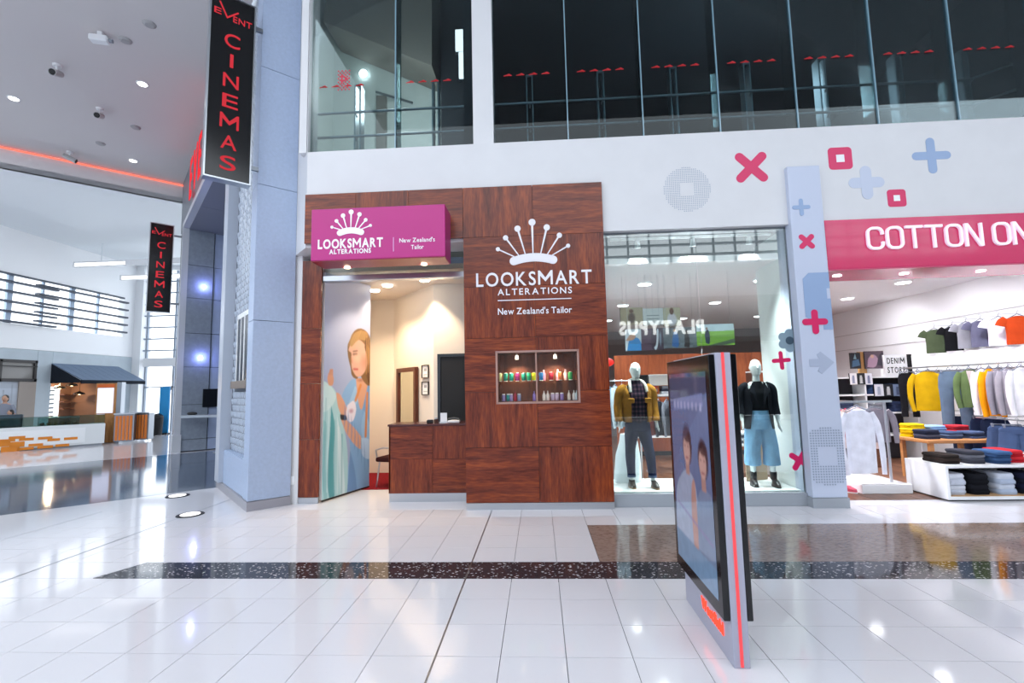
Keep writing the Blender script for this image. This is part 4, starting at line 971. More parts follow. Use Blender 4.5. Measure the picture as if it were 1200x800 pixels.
# ------------------------------------------------------------------ two people behind the counter
def person(label, base, yaw, shirt, hair, lean=0):
    t = thing('person', label, 'person', base, yaw)
    skin = mat('skin', '#c79a80', .55); b = MB()
    for s in (-1, 1):
        b.tube(spline([(s * .09, 0, .9), (s * .1, -.01, .5), (s * .1, .02, .08)]), [.085] * 4 + [.07] * 4 + [.06, .055, .05, .045, .045], 12)
        b.tube([(s * .1, .05, .04), (s * .1, -.15, .035)], [.045, .04], 10)
        arm = spline([(s * .19, 0, 1.4), (s * .25, -.02, 1.14), (s * .17, -.24, 1.0)]); b.tube(arm, lerpl([.05, .042, .03], len(arm)), 10)
        for k in range(4): b.tube([(s * (.185 - k * .02), -.24, 1.0), (s * (.175 - k * .022), -.3, .985), (s * (.17 - k * .022), -.335, .96)], [.011, .01, .008], 6)
        b.tube([(s * .15, -.22, 1.01), (s * .12, -.27, 1.0)], [.012, .009], 6)
    b.loft([(0, 0, .85, .15, .1), (0, 0, 1.05, .14, .1), (0, 0, 1.3, .18, .11), (0, 0, 1.43, .17, .09), (0, 0, 1.5, .06, .06)], 16)
    b.tube([(0, 0, 1.45), (0, -.01, 1.56)], [.055, .05], 12); b.ell((0, -.02, 1.64), (.075, .095, .115), 16, 12); b.ell((0, -.118, 1.625), (.013, .018, .02), 8, 6)
    for s in (-1, 1): b.ell((s * .076, -.01, 1.635), (.012, .022, .03), 8, 6)
    o = b.build('body', skin, t, smooth=True, ang=180, centre=False); r = o.modifiers.new('join', 'REMESH'); r.mode = 'VOXEL'; r.voxel_size = .012; r.use_smooth_shade = True
    c = MB(); c.loft([(0, 0, .92, .175, .125), (0, 0, 1.1, .165, .12), (0, 0, 1.3, .205, .13), (0, 0, 1.42, .19, .11), (0, 0, 1.475, .09, .08)], 18, wob=.015, top=False)
    for s in (-1, 1): a = spline([(s * .17, 0, 1.41), (s * .24, -.01, 1.25), (s * .255, -.03, 1.13)]); c.tube(a, lerpl([.065, .062, .058], len(a)), 12)
    c.build('shirt', shirt, t, smooth=True, ang=80, centre=False)
    tr_ = MB()
    for s in (-1, 1): tr_.loft([(s * .1, 0, .08, .07, .07), (s * .1, 0, .5, .085, .085), (s * .09, 0, .8, .1, .11), (s * .07, 0, .95, .1, .12)], 14)
    tr_.build('trousers', mat('trouser_dark', '#2b2d35', .8), t, smooth=True, ang=80, centre=False)
    h = MB(); h.ell((0, .015, 1.675), (.085, .1, .1), 16, 12); h.ell((0, .06, 1.62), (.075, .06, .1), 14, 10); h.build('hair', hair, t, smooth=True, ang=180, centre=False)
    for s in (-1, 1): MB().ell((s * .028, -.108, 1.65), (.011, .008, .007), 8, 6).build('eye', mat('eye_dark', '#1d1714', .3), t, centre=False)
    MB().ell((0, -.105, 1.585), (.025, .01, .006), 8, 6).build('mouth', mat('lips', '#9a5b52', .5), t, centre=False)
    return t
DH = mat('hair_dark', '#1e1a1a', .5)
p = atY(6, 470, 15.35); person('person in grey shirt standing at the far left behind the cafe counter', (p.x, p.y, 0), .5, mat('shirt_grey', '#8a8f9c', .8), DH)
p = atY(12, 490, 14.95); person('short person in white shirt whose head just clears the cafe counter', (p.x, p.y, 0), -.3, mat('shirt_white', '#e6e6ea', .8), DH).scale = (.72,) * 3
lamp('servery_fill', 'POINT', (-19.8, 18.6, 2.15), 25, '#ffdcb0', .1)  # added point light without a fitting, brightens the servery interior
# ------------------------------------------------------------------ alterations shop: mural, counter, fittings
def cm(x, y):                      # crop pixel -> print coordinates
    u = (x - 38) / 184.; bt = 795 - 65 * u; return (u, (bt - y) / (bt + 66))
mu_ = Paint(110, 300, '#c4c9dc').gradv('#a4b2d2', '#b4bcd6')
def S(pts, c, a=1): mu_.sm([cm(*p) for p in pts], c, a)
mu_.ell(.35, .8, .6, .3, '#c8cde0', .5, .9)
S([(150, 330), (125, 375), (118, 420), (135, 520), (150, 600), (140, 800), (240, 800), (240, 330), (200, 310)], '#8fb6dc')
S([(205, 330), (240, 320), (240, 720), (215, 640), (200, 520), (195, 420)], '#7aa3cf', .8)
S([(150, 600), (145, 700), (140, 800), (175, 800), (170, 690)], '#6f95c4', .7)
S([(165, 350), (150, 400), (140, 440), (160, 440), (185, 380)], '#a9cbe8', .8); S([(200, 440), (190, 520), (215, 600), (222, 500)], '#a5c8e8', .7)
S([(168, 320), (176, 400), (190, 440), (205, 380), (212, 318)], '#dba98c')                        # neck, chest
S([(145, 170), (136, 200), (138, 240), (148, 285), (152, 310), (165, 322), (176, 316), (170, 280), (200, 330), (225, 330), (228, 200), (222, 150), (205, 124), (180, 120), (158, 138)], '#86653f')
S([(150, 180), (140, 215), (150, 225), (150, 250), (153, 285), (170, 312), (190, 305), (208, 270), (214, 215), (200, 180), (175, 165)], '#d4ab98')
S([(185, 125), (160, 145), (146, 180), (150, 200), (175, 168), (205, 160), (210, 130)], '#ab8758'); S([(205, 150), (200, 190), (213, 240), (208, 300), (222, 330), (232, 250), (228, 170)], '#6c4c2c')
S([(210, 175), (207, 220), (216, 260), (226, 210)], '#a5804e', .8)
mu_.line(*cm(158, 228), *cm(170, 224), .02, '#7a5240', .8, 2.7); mu_.line(*cm(160, 286), *cm(174, 284), .018, '#c0605c', .9, 2.7); mu_.line(*cm(157, 217), *cm(172, 211), .012, '#6d4a34', .8, 2.7)
mu_.line(*cm(151, 245), *cm(153, 262), .014, '#c98f74', .8, 2.7)
S([(30, 352), (60, 360), (90, 380), (108, 420), (118, 480), (135, 560), (142, 640), (140, 760), (120, 790), (25, 830)], '#b4d8dc')
S([(30, 352), (70, 368), (95, 400), (80, 440), (40, 470), (25, 420)], '#cfe6e8', .9); S([(75, 440), (70, 560), (60, 700), (75, 790), (95, 785), (88, 640), (92, 520)], '#3f9aa0', .8)
S([(40, 500), (38, 700), (50, 800), (62, 790), (52, 640), (55, 520)], '#8fc4c8', .7); S([(100, 470), (118, 560), (130, 700), (132, 770), (118, 770), (108, 620)], '#dcecf0', .8)
S([(58, 322), (72, 318), (84, 335), (80, 362), (62, 366), (55, 345)], '#d9a488'); S([(95, 388), (110, 392), (132, 430), (138, 470), (122, 478), (104, 440)], '#dba88c')
for k in range(3): mu_.line(*cm(64 + k * 7, 322), *cm(68 + k * 5, 308 - k), .02, '#d29c80', 1, 2.7)
S([(112, 480), (140, 490), (190, 545), (196, 580), (180, 590), (140, 545)], '#dcaa8e'); S([(112, 468), (134, 470), (136, 486), (116, 488)], '#33343c')
S([(138, 430), (160, 410), (170, 440), (160, 485), (142, 490), (134, 462)], '#e7e2ec'); mu_.ell(*cm(152, 450), .06, .015, '#b06a86', .6, .7)
mu_.line(*cm(186, 345), *cm(168, 405), .03, '#d98e4a', .9, 2.7); mu_.line(*cm(212, 372), *cm(207, 540), .028, '#d98e4a', .95, 2.7)
S([(190, 548), (222, 555), (226, 620), (205, 625), (190, 600)], '#bcd4ee')
for k in range(9): mu_.line(*cm(206 + k * 2.2, 140 + k * 4), *cm(205 + k * 2.5, 300 - k * 3), .007, ['#6e4826', '#d0a468', '#8a5e34'][k % 3], .55, 2.7)
for k in range(6): mu_.line(*cm(150 + k * 7, 150 - k * 4), *cm(140 + k * 4, 200 + k * 2), .006, '#d8b078', .45, 2.7)
mu_.ell(*cm(200, 250), .12, .05, '#b87a5c', .45, .9); mu_.ell(*cm(172, 240), .1, .03, '#f0c6ac', .5, .9); mu_.ell(*cm(185, 325), .1, .012, '#9a6248', .6, .9)
for k in range(7): S([(128 + k * 12, 420 + k * 22), (134 + k * 12, 470 + k * 24), (126 + k * 13, 520 + k * 26)], '#6389ba', .45)
for k in range(6): mu_.line(*cm(50 + k * 14, 420 + k * 25), *cm(46 + k * 15, 760), .02, ['#86bcc2', '#e3f1f2', '#57a5aa'][k % 3], .45, 2.7)
mu_.a = mu_.a ** 1.12; mu_.blur(3)
MP = [Vector((-3.29, 7.14, 0)), Vector((-3.2, 7.42, 0)), Vector((-3.08, 7.8, 0)), Vector((-2.95, 8.19, 0))]
mpath = spline(MP, 8)
def mpt(u, v, off=0):
    k = u * (len(mpath) - 1); i = min(int(k), len(mpath) - 2); p = mpath[i].lerp(mpath[i + 1], k - i); t = (mpath[i + 1] - mpath[i]).normalized(); n = Vector((t.y, -t.x, 0))
    return Vector((p.x + n.x * off, p.y + n.y * off, .03 + 3.46 * v))
mt = thing('mural_panel', 'curved wall panel printed with a woman in blue shirt fitting a mint jacket', 'mural', (-3.1, 7.7, 0))
mu_.build('print', lambda u, v: mpt(u, v, .012), vcol_mat('print_satin', .35), mt)
b = MB(); N = len(mpath)
vs = [mpt(i / (N - 1), v, o) for o in (.01, -.05) for v in (0, 1) for i in range(N)]
fs = []
for i in range(N - 1): fs += [(i, i + 1, N + i + 1, N + i), (2 * N + i, 3 * N + i, 3 * N + i + 1, 2 * N + i + 1), (i, 2 * N + i, 2 * N + i + 1, i + 1), (N + i, N + i + 1, 3 * N + i + 1, 3 * N + i)]
fs += [(0, N, 3 * N, 2 * N), (N - 1, 3 * N - 1, 4 * N - 1, 2 * N - 1)]
b.add(vs, fs).build('backing', M_white2, mt)
b = MB(); b.tube([mpt(i / 24, 0, .012) - Vector((0, 0, .015)) for i in range(25)], .013, 6); b.build('black_edge', M_black, mt)
# counter
co = thing('service_counter', 'timber panelled service counter with steel kickplate', 'counter', (-1.65, 7.35, 0))
MB().box(-2.23, -1.04, 7.13, 7.6, .12, 1.1).build('carcass', M_blackm, co)
for x0, x1, z0, z1, m in ((-2.25, -1.6, .62, 1.1, WX), (-1.597, -1.035, .62, 1.1, WZ), (-2.25, -1.6, .125, .617, WZ), (-1.597, -1.035, .125, .617, WX)):
    MB().box(x0, x1, 7.1, 7.128, z0, z1).build('panel', m, co)
MB().box(-2.255, -2.232, 7.1, 7.6, .125, 1.1).build('end_panel', WZ, co)
MB().box(-2.27, -1.035, 7.08, 7.62, 1.1, 1.13).build('worktop', mat('worktop_maroon', '#4a2426', .25), co, bevel=.004)
MB().box(-2.25, -1.035, 7.12, 7.2, 0, .12).build('kickplate', M_steel, co)
MB().box(-2.24, -2.2, 7.2, 7.6, 0, .12).build('kickplate', M_steel, co)
def ct(px): return Vector((atY(px, 496, 7.25).x, 7.25, 1.13))
p = ct(504); t = thing('card_terminal', 'small black card terminal on the counter left end', 'terminal', p); MB().box(-.05, .05, -.07, .07, 0, .05, FR(p, .2)).build('body', M_black, t, bevel=.01); MB().box(-.035, .035, -.05, .0, .05, .056, FR(p, .2)).build('screen', M_grey, t)
p = ct(511); t = thing('jar', 'small dark jar beside the card terminal on the counter', 'jar', p); MB().lathe([(.03, 0), (.035, .05), (.02, .06)], FR(p), 12).build('glass', mat('jar_brown', '#4a3028', .2), t, smooth=True); MB().lathe([(.022, .06), (.022, .08)], FR(p), 12).build('lid', M_steel, t)
p = ct(520); t = thing('card_holder', 'clear stand of white cards on the shop counter', 'card holder', p); MB().box(-.06, .06, -.03, .03, 0, .02, FR(p, .1)).build('base', mat('acrylic', '#d9e2e8', .1), t); MB().box(-.05, .05, -.005, .005, .02, .15, FR(p, .1)).build('cards', M_white2, t)
p = ct(532); t = thing('phone', 'white desk phone on the counter beside the timber wall', 'phone', p); MB().box(-.09, .09, -.08, .08, 0, .04, FR(p, .1)).build('base', M_white2, t, bevel=.01); MB().tube([p + Vector((-.08, -.02, .055)), p + Vector((0, -.02, .07)), p + Vector((.08, -.02, .055))], .018, 8).build('handset', M_black, t, smooth=True)
# mirror leaning on the angled wall
def wall_frame(a, b, frac, z):     # frame on an inner wall: a along, b out of the wall into the room
    A_, B_ = Vector((*a, 0)), Vector((*b, 0)); d = (B_ - A_).normalized(); n = Vector((d.y, -d.x, 0)); return (A_.lerp(B_, frac) + Vector((0, 0, z)), d, -n, Vector((0, 0, 1)))
wfm = wall_frame(PL[2], PL[3], .42, 0)
mi = thing('standing_mirror', 'tall mirror in dark timber frame against the cream shop wall', 'mirror', wfm[0])
WD = wood('mirror_frame_wood', '#5a2d1f', '#6b3826', '#3f1e15', 'z', .3)
MB().box(-.34, .34, -.05, -.02, .06, 1.98, wfm).build('glass', mat('mirror_glass', '#e8ecdf', .03, metal=1), mi)
for a0, a1, c0, c1 in ((-.42, -.34, 0.01, 2.06), (.34, .42, .01, 2.06), (-.34, .34, 1.98, 2.06), (-.34, .34, .01, .06)): MB().box(a0, a1, -.08, -.015, c0, c1, wfm).build('frame_bar', WD, mi)
for i, (z0, z1) in enumerate(((1.84, 2.08), (1.54, 1.78))):
    f = wall_frame(PL[2], PL[3], .83, 0)
    t = thing('framed_certificate', ['upper', 'lower'][i] + ' framed certificate on the cream wall beside the mirror', 'frame', fp(f, 0, 0, z0), group='framed certificates')
    for a0, a1, c0, c1 in ((-.13, -.115, z0, z1), (.115, .13, z0, z1), (-.115, .115, z0, z0 + .015), (-.115, .115, z1 - .015, z1)): MB().box(a0, a1, -.03, -.008, c0, c1, f).build('frame_bar', M_black, t)
    MB().box(-.115, .115, -.015, -.01, z0 + .015, z1 - .015, f).build('paper', M_white2, t)
    MB().box(-.05, .05, -.018, -.015, z1 - .11, z1 - .06, f).build('crest', M_grey, t); MB().box(-.07, .07, -.018, -.015, z0 + .06, z0 + .07, f).build('text_line', M_grey, t)
a = atY(516, 418, 8.27); 
dr = thing('door_1', 'black doorway with dark frame at the back of the alterations shop', None, (-1.25, 8.27, 0)); struct(dr)
MB().box(a.x, -.8, 8.27, 8.295, 0, a.z).build('door_leaf', M_blackm, dr)
MB().box(a.x - .05, a.x, 8.25, 8.295, 0, a.z + .05).build('frame_bar', mat('door_frame_navy', '#27313c', .4), dr); MB().box(a.x, -.8, 8.25, 8.295, a.z, a.z + .05).build('frame_bar', mat('door_frame_navy'), dr)
# chair beside the counter
p = Vector((-2.72, 8.4, .004)); t = thing('visitor_chair', 'dark padded chair with chrome legs half hidden behind the counter', 'chair', p); f = FR(p, -.25)
MB().box(-.05, .45, -.25, .25, .42, .5, f).build('seat', mat('chair_maroon', '#3a1c1c', .8), t, bevel=.03, seg=2); MB().box(.4, .48, -.25, .25, .5, .95, f).build('backrest', mat('chair_maroon'), t, bevel=.03, seg=2)
for q in (-.22, .22):
    MB().tube([fp(f, -.04, q, 0), fp(f, .02, q, .43)], .014, 8).build('leg', M_steel, t); MB().tube([fp(f, .46, q, 0), fp(f, .42, q, .5)], .014, 8).build('leg', M_steel, t)
    MB().tube([fp(f, -.02, q, .43), fp(f, -.06, q, .62), fp(f, .1, q, .66), fp(f, .42, q, .64)], .014, 8).build('armrest', M_steel, t)
for i, (px, py) in enumerate(((454, 334), (439, 340))):
    p = atZ(px, py, 3.5); b = MB().lathe([(.08, 3.475), (.09, 3.5)], (Vector((p.x, p.y, 0)), *WF[1:]), 20).build('downlight', emis('shop_lamp', '#fff2dc', 6)); tag(b, ['right', 'left'][i] + ' recessed downlight in the alterations shop ceiling', 'light', 'alterations shop downlights')
# ------------------------------------------------------------------ display niche with threads and bottles
dn = thing('display_niche', 'glass fronted display niche set into the timber wall', 'display case', (0, 6.8, RZ0))
M_nb = wood('niche_back', '#6a3a2a', '#7d4834', '#4f2a1f', 'z', .5)
MB().box(RX0, RX1, 6.86, 6.89, RZ0, RZ1).build('back_panel', M_nb, dn)
MB().box(RX0, RX0 + .02, 6.63, 6.86, RZ0, RZ1).build('side_panel', M_nb, dn); MB().box(RX1 - .02, RX1, 6.63, 6.86, RZ0, RZ1).build('side_panel', M_nb, dn)
MB().box(RX0 + .02, RX1 - .02, 6.63, 6.86, RZ0, RZ0 + .02).build('base_panel', M_nb, dn); MB().box(RX0 + .02, RX1 - .02, 6.63, 6.86, RZ1 - .02, RZ1).build('top_panel', M_nb, dn)
for a0, a1, c0, c1 in ((RX0 - .015, RX0 + .012, RZ0 - .015, RZ1 + .015), (RX1 - .012, RX1 + .015, RZ0 - .015, RZ1 + .015), (RX0, RX1, RZ0 - .015, RZ0 + .012), (RX0, RX1, RZ1 - .012, RZ1 + .015), (-.045, -.025, RZ0, RZ1)):
    MB().box(a0, a1, 6.592, 6.61, c0, c1).build('frame_bar', mat('niche_frame', '#a98478', .35), dn)
ZS = 1.725
MB().box(RX0 + .02, RX1 - .02, 6.66, 6.85, ZS - .01, ZS).build('shelf', glass('niche_shelf', '#e6efe8', 1), dn)
for a0, a1 in ((RX0 + .012, -.045), (-.025, RX1 - .012)): MB().box(a0, a1, 6.598, 6.602, RZ0 + .012, RZ1 - .012).build('pane', glass('niche_glass', '#f4f4f2', .5), dn)
def nx(x): return atY(575 + x * 110 / 1200., 440, 6.7).x
for i, x in enumerate((340, 830)):
    t = thing('niche_spotlight', ['left', 'right'][i] + ' small spotlight under the top of the thread display niche', 'light', (nx(x), 6.7, 2.03), group='niche spotlights')
    MB().cyl((nx(x), 6.7, 2.11), (nx(x), 6.7, 2.085), .012, 8).build('stem', M_steel, t); MB().lathe([(.024, 2.03), (.02, 2.085)], (Vector((nx(x), 6.7, 0)), *WF[1:]), 12).build('head', mat('spot_white', '#e8e4dc', .4, emit='#fff0d8', es=1.5), t)
cols = [(118, '#c8d49a', 'pale green'), (190, '#10927c', 'teal'), (262, '#12a088', 'sea green'), (340, '#b02a86', 'purple pink'), (423, '#15a389', 'bright teal'), (487, '#1fb585', 'mint green'), (553, '#d9e21a', 'lemon yellow'), (645, '#1478c4', 'blue'), (772, '#c0123e', 'crimson'), (890, '#f0844a', 'orange'), (1020, '#2ea35c', 'leaf green')]
for x, c, nm in cols:
    p = Vector((nx(x), 6.72, ZS)); t = thing('thread_spool', nm + ' thread spool on the niche upper shelf', 'spool', p, group='thread spools in the niche')
    MB().lathe([(.025, .008), (.031, .014), (.031, .108), (.025, .114)], FR(p), 14).build('thread', mat('thread_' + nm.replace(' ', '_'), c, .7, bump=.3, bscale=300), t, smooth=True, ang=60)
    MB().lathe([(.027, 0), (.027, .008)], FR(p), 12).build('base', M_white2, t); MB().lathe([(.018, .114), (.015, .12)], FR(p), 12).build('top', M_white2, t)
for x, c, nm in ((680, '#e79ab8', 'left'), (862, '#f0a6c0', 'middle'), (962, '#f3c0cc', 'right')):
    p = Vector((nx(x), 6.79, ZS)); t = thing('spray_bottle', nm + ' pink spray bottle behind the thread spools', 'bottle', p, group='pink bottles in the niche')
    MB().lathe([(.024, 0), (.026, .1), (.014, .122), (.013, .13)], FR(p), 14).build('body', mat('bottle_pink_' + nm, c, .3), t, smooth=True); MB().lathe([(.013, .13), (.015, .14), (.008, .155)], FR(p), 12).build('cap', mat('cap_pink', '#f6d3de', .4), t, smooth=True)
bt_ = [(160, '#8c7fc0', 'violet', 0), (218, '#1b8f92', 'teal green', 0), (255, '#9a8cc8', 'lilac', 0), (308, '#a51432', 'dark red', 1), (358, '#8c9ac8', 'pale blue', 0), (550, '#8b7ad0', 'purple', 1), (676, '#e8e4e6', 'white', 1), (724, '#ece6e8', 'ivory white', 1), (785, '#b6a8d0', 'pale lilac', 0), (840, '#c2b2d6', 'light mauve', 0), (903, '#8f7cc6', 'mauve', 0), (994, '#eee8e4', 'cream', 1), (1058, '#e6e9f2', 'bluish white', 1), (1092, '#c2dcf0', 'ice blue', 1)]
for x, c, nm, tall in bt_:
    p = Vector((nx(x), 6.72, RZ0 + .02)); t = thing('small_bottle', nm + (' pointed bottle' if tall else ' little jar') + ' on the niche lower shelf', 'bottle', p, group='small bottles in the niche')
    if tall: MB().lathe([(.023, 0), (.024, .07), (.014, .1)], FR(p), 12).build('body', mat('bt_' + nm.replace(' ', '_'), c, .3), t, smooth=True); MB().lathe([(.009, .1), (.005, .135)], FR(p), 10).build('nozzle', mat('bt_' + nm.replace(' ', '_')), t)
    else: MB().lathe([(.025, 0), (.027, .08), (.022, .088)], FR(p), 12).build('body', mat('bt_' + nm.replace(' ', '_'), c, .3), t, smooth=True); MB().lathe([(.023, .088), (.023, .104)], FR(p), 12).build('lid', M_white2, t)
# ------------------------------------------------------------------ digital kiosk
ki = thing('kiosk', 'tall double sided digital advertising kiosk with red light line', 'kiosk', (1.12, 3.45, 0))
M_kg = mat('kiosk_grey', '#a3a5b6', .38)
MB().box(1.075, 1.168, 2.98, 3.88, 0, 1.82).build('spine', M_kg, ki, bevel=.003)
MB().box(1.112, 1.128, 2.973, 2.982, .01, 1.82).build('light_line', emis('kiosk_line', '#ff5a62', .36), ki)
for x0, x1 in ((1.036, 1.074), (1.169, 1.205)):
    sc = MB().box(x0, x1, 2.985, 3.94, .255, 1.81).build('screen_case', M_black, ki, bevel=.004)
kp = Paint(96, 170, '#566484').gradv('#4a5878', '#6a7aa0')
kp.poly([(0, .86), (1, .9), (1, 1), (0, 1)], '#3d4058'); kp.poly([(.1, .8), (.9, .84), (.9, .9), (.1, .86)], '#8a92c0', .8)
for k in range(8): kp.poly([(.12 + k * .1, .815), (.17 + k * .1, .815), (.17 + k * .1, .855), (.12 + k * .1, .85)], '#c9cfee', .5)  # pale squares: a reflection painted into the screen picture
kp.sm([(.0, .12), (.06, .36), (.26, .47), (.42, .5), (.6, .46), (.66, .3), (.62, .12)], '#8d9ab2'); kp.sm([(.6, .12), (.62, .34), (.74, .44), (.9, .45), (1.0, .4), (1.0, .12)], '#6c7c98')
for cx, cy, r in ((.43, .62, 1.0), (.82, .58, .92)):
    kp.ell(cx + .015, cy + .012, .14 * r, .115 * r, '#2f2630', 1, .25); kp.poly([(cx - .05, cy - .14), (cx + .05, cy - .14), (cx + .045, cy - .04), (cx - .045, cy - .04)], '#a07c76')
    kp.ell(cx, cy - .012, .1 * r, .085 * r, '#b8928a', 1, .2); kp.ell(cx + .03, cy + .055, .11 * r, .04 * r, '#33292f', .9, .4)
    for q in (-.04, .04): kp.ell(cx + q, cy + .004, .016, .006, '#3a2a2c', .9, .4)
    kp.line(cx - .03, cy - .055, cx + .03, cy - .055, .01, '#8a4a50', .9, 1.6)
kp.sm([(.5, .1), (.48, .3), (.52, .44), (.6, .46), (.62, .3), (.6, .1)], '#a88078')
kp.line(.1, .3, .95, .22, .015, '#7a6a9a', .6, 1.6)
kp.poly([(0, 0), (1, 0), (1, .13), (0, .15)], '#6f8aa8')
kp.poly([(0, .5), (1, .9), (1, 1), (0, 1)], '#4c5474', .35).noise(.1, 24, 5).blur(6)  # bluish diagonal overlay is glass reflection painted into the picture
kp.a *= .62
kp.build('screen', lambda u, v: (1.0345, 3.88 - u * .83, .34 + v * 1.37), vcol_mat('kiosk_screen', .06, .2, .6), ki)
KF = (Vector((1.0745, 3.55, 0)), Vector((0, -1, 0)), Vector((1, 0, 0)), Vector((0, 0, 1)))
letters('Westfield', KF, .05, .44, .115, .19, -.006, 0, emis('kiosk_logo', '#ff4030', .8), ki, bold=.03, gap=.06)
# ------------------------------------------------------------------ mannequins
M_man = mat('mannequin_white', '#e4eae9', .25)
def limb(b, pts, rad, n=14): p = spline(pts, 5); b.tube(p, lerpl(rad, len(p)), n); return p
def hand(b, w, d, s):
    w = Vector(w); d = Vector(d).normalized(); side = Vector((0, 1, 0)); side = (side - d * side.dot(d)).normalized(); nrm = d.cross(side)
    b.tube([w - d * .02, w + d * .03, w + d * .085], [(.022, .018), (.034, .016), (.034, .013)], 10, up=side)
    for k, L in enumerate((.065, .078, .072, .055)):
        o = w + d * .08 + side * (.026 - k * .0175); b.tube([o, o + d * L * .5 + nrm * .004 * s, o + d * L + nrm * .014 * s], [.0085, .008, .006], 6)
    o = w + d * .03 - side * -.03; b.tube([o, o + side * .02 + d * .03, o + side * .022 + d * .062], [.011, .0095, .007], 6)
def mannequin(label, loc, yaw, fem, J):
    t = thing('mannequin', label, 'mannequin', loc, yaw, group='window mannequins'); b = MB()
    sh = .165 if fem else .195
    b.loft([(0, 0, .84, .14, .1), (0, 0, .95, .155, .11), (0, 0, 1.1, .12 if fem else .14, .09), (0, -.01, 1.28, .15 if fem else .165, .105), (0, 0, 1.42, sh - .01, .085), (0, 0, 1.47, .08, .06)], 18)
    b.tube([(0, .0, 1.44), (0, -.005, 1.56)], [.055, .048], 14)
    b.loft([(0, -.02, 1.545, .03, .04), (0, -.025, 1.575, .055, .075), (0, -.015, 1.64, .072, .093), (0, -.01, 1.7, .075, .098), (0, -.005, 1.76, .058, .078), (0, 0, 1.79, .02, .03)], 16)
    b.tube([(0, -.105, 1.69), (0, -.118, 1.66), (0, -.105, 1.648)], [.009, .014, .008], 8); b.ell((0, -.1, 1.615), (.022, .012, .008), 8, 6)
    for s in (-1, 1):
        b.ell((s * .03, -.093, 1.69), (.013, .008, .008), 8, 6); b.ell((s * .075, 0, 1.67), (.01, .02, .03), 8, 6)
    for s in (-1, 1):
        e, w = J['elbow' + ('R' if s < 0 else 'L')], J['wrist' + ('R' if s < 0 else 'L')]
        limb(b, [(s * sh, 0, 1.42), e, w], [.05, .038, .025]); hand(b, w, (Vector(w) - Vector(e)) * 1.0, s)
        k, a = J['knee' + ('R' if s < 0 else 'L')], J['ankle' + ('R' if s < 0 else 'L')]
        limb(b, [(s * .085, 0, .88), k, a], [.085, .055, .033]); a = Vector(a)
        b.tube([a + Vector((0, .03, -.05)), a + Vector((s * .01, -.06, -.065)), a + Vector((s * .02, -.15, -.075))], [.035, .035, .025], 10)
    o = b.build('body', M_man, t, smooth=True, ang=180, centre=False); r = o.modifiers.new('join', 'REMESH'); r.mode = 'VOXEL'; r.voxel_size = .0085; r.use_smooth_shade = True
    return t
def shoe(t, a, m, s, boot=False, sole=None):
    a = Vector(a); b = MB()
    b.loft([(a.x + s * .012, a.y - .045, .012, .042, .125), (a.x + s * .012, a.y - .045, .04, .043, .122), (a.x + s * .01, a.y - .035, .075, .038, .09), (a.x, a.y + .005, .1, .042, .05)] + ([(a.x, a.y + .005, .17, .045, .05), (a.x, a.y + .005, .2, .046, .052)] if boot else []), 18, p=2.3)
    o = b.build('shoe', m, t, smooth=True, ang=60, centre=False)
    MB().loft([(a.x + s * .012, a.y - .045, 0, .045, .13), (a.x + s * .012, a.y - .045, .018, .045, .13)], 18, p=2.3).build('sole', sole or M_blackm, o, centre=False)
# --- mannequin in the tan jacket
JM = dict(elbowR=(-.26, .03, 1.16), wristR=(-.27, -.02, .93), elbowL=(.255, .04, 1.16), wristL=(.27, -.03, .93), kneeR=(-.13, -.02, .5), ankleR=(-.11, .03, .1), kneeL=(.14, -.05, .5), ankleL=(.17, -.06, .1))
m1 = mannequin('white mannequin in tan suede jacket, plaid shirt and dark jeans', (1.41, 7.12, .18), .1, False, JM)
M_tan = mat('tan_suede', '#a8742c', .85, noise=.18, nscale=14, bump=.35, bscale=25); M_sherpa = mat('sherpa', '#e9e4d8', .95, bump=.8, bscale=180)
def half_shell(s, zs, gap, wob, seed, n=14):
    """one front-open half of a jacket: rings from the back seam round to the front edge"""
    b = MB(); rng = random.Random(seed); vs = []
    for off in (0, -.014):
        for i, (cx, cy, z, rx, ry) in enumerate(zs):
            for k in range(n + 1):
                th = PI / 2 - (PI - gap[i]) * k / n if s > 0 else PI / 2 + (PI - gap[i]) * k / n
                w = 1 + wob * math.sin(5 * th + i * 1.3 + seed); vs.append((cx + (rx + off) * w * math.cos(th), cy + (ry + off) * w * math.sin(th), z))
    m = n + 1; L = len(zs); fs = []
    for i in range(L - 1):
        for k in range(n):
            q = (i * m + k, i * m + k + 1, (i + 1) * m + k + 1, (i + 1) * m + k); fs += [q, tuple(L * m + v for v in q[::-1])]
        for k in (0, n): fs.append((i * m + k, (i + 1) * m + k, L * m + (i + 1) * m + k, L * m + i * m + k))
    for k in range(n):
        for i in (0, L - 1): fs.append((i * m + k, i * m + k + 1, L * m + i * m + k + 1, L * m + i * m + k))
    return b.add(vs, fs)
def jacket(t, m, zs, gap, J, sh, cuff, sr, collar=None, seed=1, wob=.012):
    N = len(zs) * 3 - 2; A_ = np.array(zs); Z = [tuple(np.interp(i / (N - 1) * (len(zs) - 1), range(len(zs)), A_[:, c]) for c in range(5)) for i in range(N)]
    G = [float(np.interp(i / (N - 1) * (len(zs) - 1), range(len(zs)), gap)) for i in range(N)]
    for s in (-1, 1):
        o = half_shell(s, Z, G, wob, seed + s).build('jacket_front', m, t, smooth=True, ang=70, centre=False)
        e, w = Vector(J['elbow' + ('R' if s < 0 else 'L')]), Vector(J['wrist' + ('R' if s < 0 else 'L')])
        p = spline([(s * (sh - .05), 0, 1.43), (s * (sh + .03), .005, 1.36), e, e.lerp(w, cuff)], 6)
        MB().tube(p, lerpl(sr, len(p)), 16, wob=.03, seed=seed + s).build('sleeve', m, t, smooth=True, ang=70, centre=False)
